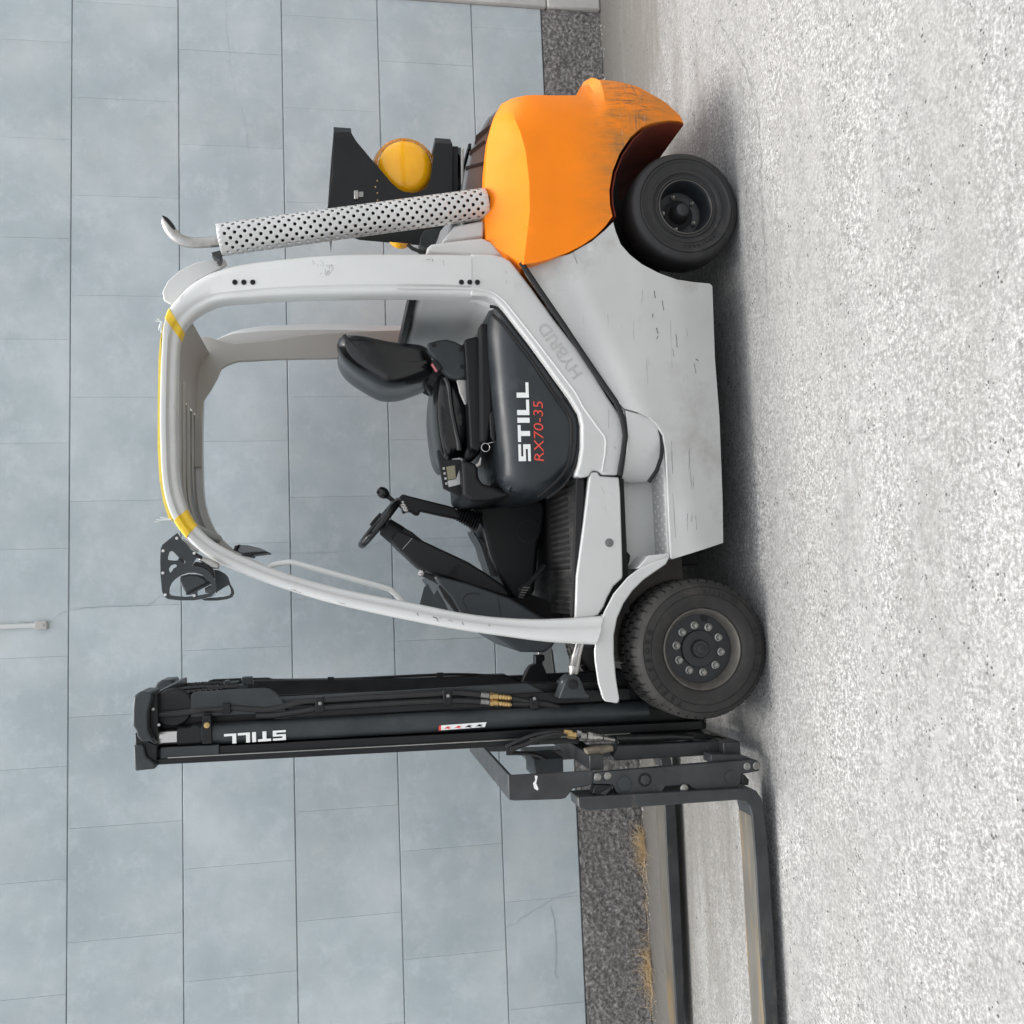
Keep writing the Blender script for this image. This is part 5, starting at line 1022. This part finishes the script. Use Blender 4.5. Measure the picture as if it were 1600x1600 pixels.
q = MB(); q.prism(R7((1065, 215), (1080, 215), (1105, 245), (1100, 275), (1062, 270)), YP - .004, YP + .04); q.obj('fork_stop', 'mast', ca_, bevel=.003)
def bar(i0, i1, j0, j1, y0, y1, m, name, bevel=.004):
    a, b_ = at(i0, j0, y0), at(i1, j1, y0); q = MB(); q.box(min(a.x, b_.x), max(a.x, b_.x), y0, y1, min(a.z, b_.z), max(a.z, b_.z)); return q.obj(name, m, ca_, bevel=bevel)
bar(921, 944, 1180, 1203, .10, 1.14, 'carr', 'fork_bar'); bar(1130, 1158, 1160, 1184, .12, 1.12, 'carr', 'fork_bar')
q = MB(); q.prism(C7((200, 472), (1100, 428), (1128, 440), (1128, 545), (170, 602), (150, 560)), .17, .22); q.obj('carriage_upright', 'carr', ca_, bevel=.004)
q = MB(); q.prism(C7((1100, 395), (1250, 445), (1255, 550), (1130, 545), (1100, 430)), .20, .34); q.obj('carriage_foot', 'mast', ca_, bevel=.004)
q = MB(); q.prism(C7((850, 345), (1090, 395), (1100, 430), (850, 420), (200, 470), (200, 400)), .24, .30); q.obj('inner_rail', 'mast', ca_, bevel=.004)
q = MB(); q.prism(C7((1000, 545), (1250, 545), (1415, 605), (1000, 625)), .075, .16); q.obj('lower_plate', 'carr', ca_, bevel=.003)
# load guard: side plate, cross plate at the top
q = MB(); q.prism(C6((597, 552), (620, 560), (1000, 540), (1300, 522), (1390, 520), (1395, 650), (1340, 668), (1200, 690), (1165, 745), (1130, 785), (1080, 795), (640, 808), (597, 803)), YP + .004, YP + .016); sgp = q.obj('guard_side', 'carr', ca_, bevel=.004); mirror(sgp)
a, b_ = at(*C6((596, 556))[0], YP), at(*C6((596, 803))[0], YP)
q = MB(); q.box(b_.x, a.x, YP + .004, 2 * YC - YP - .004, a.z - .006, a.z + .006); q.obj('guard_cross', 'carr', ca_, bevel=.003)
q = MB(); a = at(*C6((1040, 560))[0], .6); q.box(a.x + .02, a.x + .10, .45, .65, a.z, a.z + .12); q.obj('valve_block', 'mastgrey', ca_, bevel=.005)
q = MB(); q.prism([(799, 1250), (801, 1244), (832, 1236), (836, 1232), (840, 1236), (838, 1228)], YP + .0025, YP + .004) if False else None
q = MB(); q.prism(C6((835, 565), (862, 570), (848, 640), (870, 690), (862, 710), (830, 690), (818, 640), (840, 610)), YP + .0025, YP + .005); q.obj('paint_chip', 'white_ink', ca_)
for y_, pts in ((.20, ((560, 290), (700, 225), (850, 170), (1000, 145), (1130, 142))), (.19, ((600, 310), (760, 260), (900, 195), (1040, 165), (1150, 160))), (.22, ((560, 340), (680, 290), (820, 235), (960, 190), (1080, 180))), (.26, ((880, 240), (1000, 230), (1150, 225), (1250, 240))), (.45, ((560, 350), (700, 350), (850, 365), (940, 410)))):
    q = MB(); q.tube(spline([at(a, b_, y_) for a, b_ in C6(*pts)], 4, False), .009, 9); q.obj('hose', 'hose', ca_)
for (x0, x1, y_, r_, m_) in ((1115, 1190, 140, .008, 'brass'), (1150, 1228, 172, .013, 'brass'), (1235, 1275, 150, .010, 'nut'), (1270, 1325, 188, .016, 'nut'), (1335, 1380, 190, .020, 'steel'), (1385, 1425, 195, .017, 'steel'), (1430, 1480, 195, .013, 'steel'), (1490, 1535, 205, .013, 'nut'), (1540, 1600, 215, .009, 'steel')):
    a, b_ = C6((x0, y_), (x1, y_ + 10)); q = MB(); q.tube([at(*a, .17), at(*b_, .17)], r_, 10); q.obj('hose_fitting', m_, ca_)
q = MB(); q.tube([at(a, b_, .19) for a, b_ in C7((190, 408), (500, 400), (660, 392), (840, 400))], .012, 10); q.obj('hose', 'hose', ca_)
q = MB(); q.prism(C6((1325, 320), (1420, 300), (1590, 280), (1600, 335), (1500, 350), (1500, 380), (1350, 380)), .13, .18); q.obj('valve', mat('rusty_valve', (.16, .135, .10), .7, 0, .4, 30., .3, 60.), ca_, bevel=.006)
# ---------------------------------------------------------------- forks
def fork(y0, y1):
    f = empty('fork', parent=T)
    pxs = [(903, 1246), (1158, 1232), (1172, 1231), (1182, 1236), (1190, 1247), (1195, 1270), (1199, 1310), (1204, 1375), (1212, 1500), (1217, 1600), (1226, 1830), (1212, 1830), (1196, 1600), (1188.5, 1488), (1181, 1347), (1175.5, 1275), (1172, 1261), (1165, 1253), (1153, 1250), (919, 1267), (905, 1263)]
    P = [at(a, b_, .028) for a, b_ in pxs]; lo_ = min(p_.z for p_ in P[:12]); P = [Vector((p_.x, y0, max(p_.z, .006))) for p_ in P]
    q = MB(); q.poly(P, (0, y1 - y0, 0)); fk = q.obj('fork_body', 'fork', f, bevel=.004)
    # worn upper face of the blade
    idx = [15, 14, 13, 12, 11]; q = MB(); P2 = [P[i] for i in idx]
    q.rings([[p_ + Vector((0, .004, .0006)), p_ + Vector((0, y1 - y0 - .004, .0006)), p_ + Vector((0, y1 - y0 - .004, .0022)), p_ + Vector((0, .004, .0022))] for p_ in P2]); q.obj('blade_top', 'forktop', f)
    return f, lo_
f1, lo1 = fork(.028, .158); f2, _ = fork(1.085, 1.215)
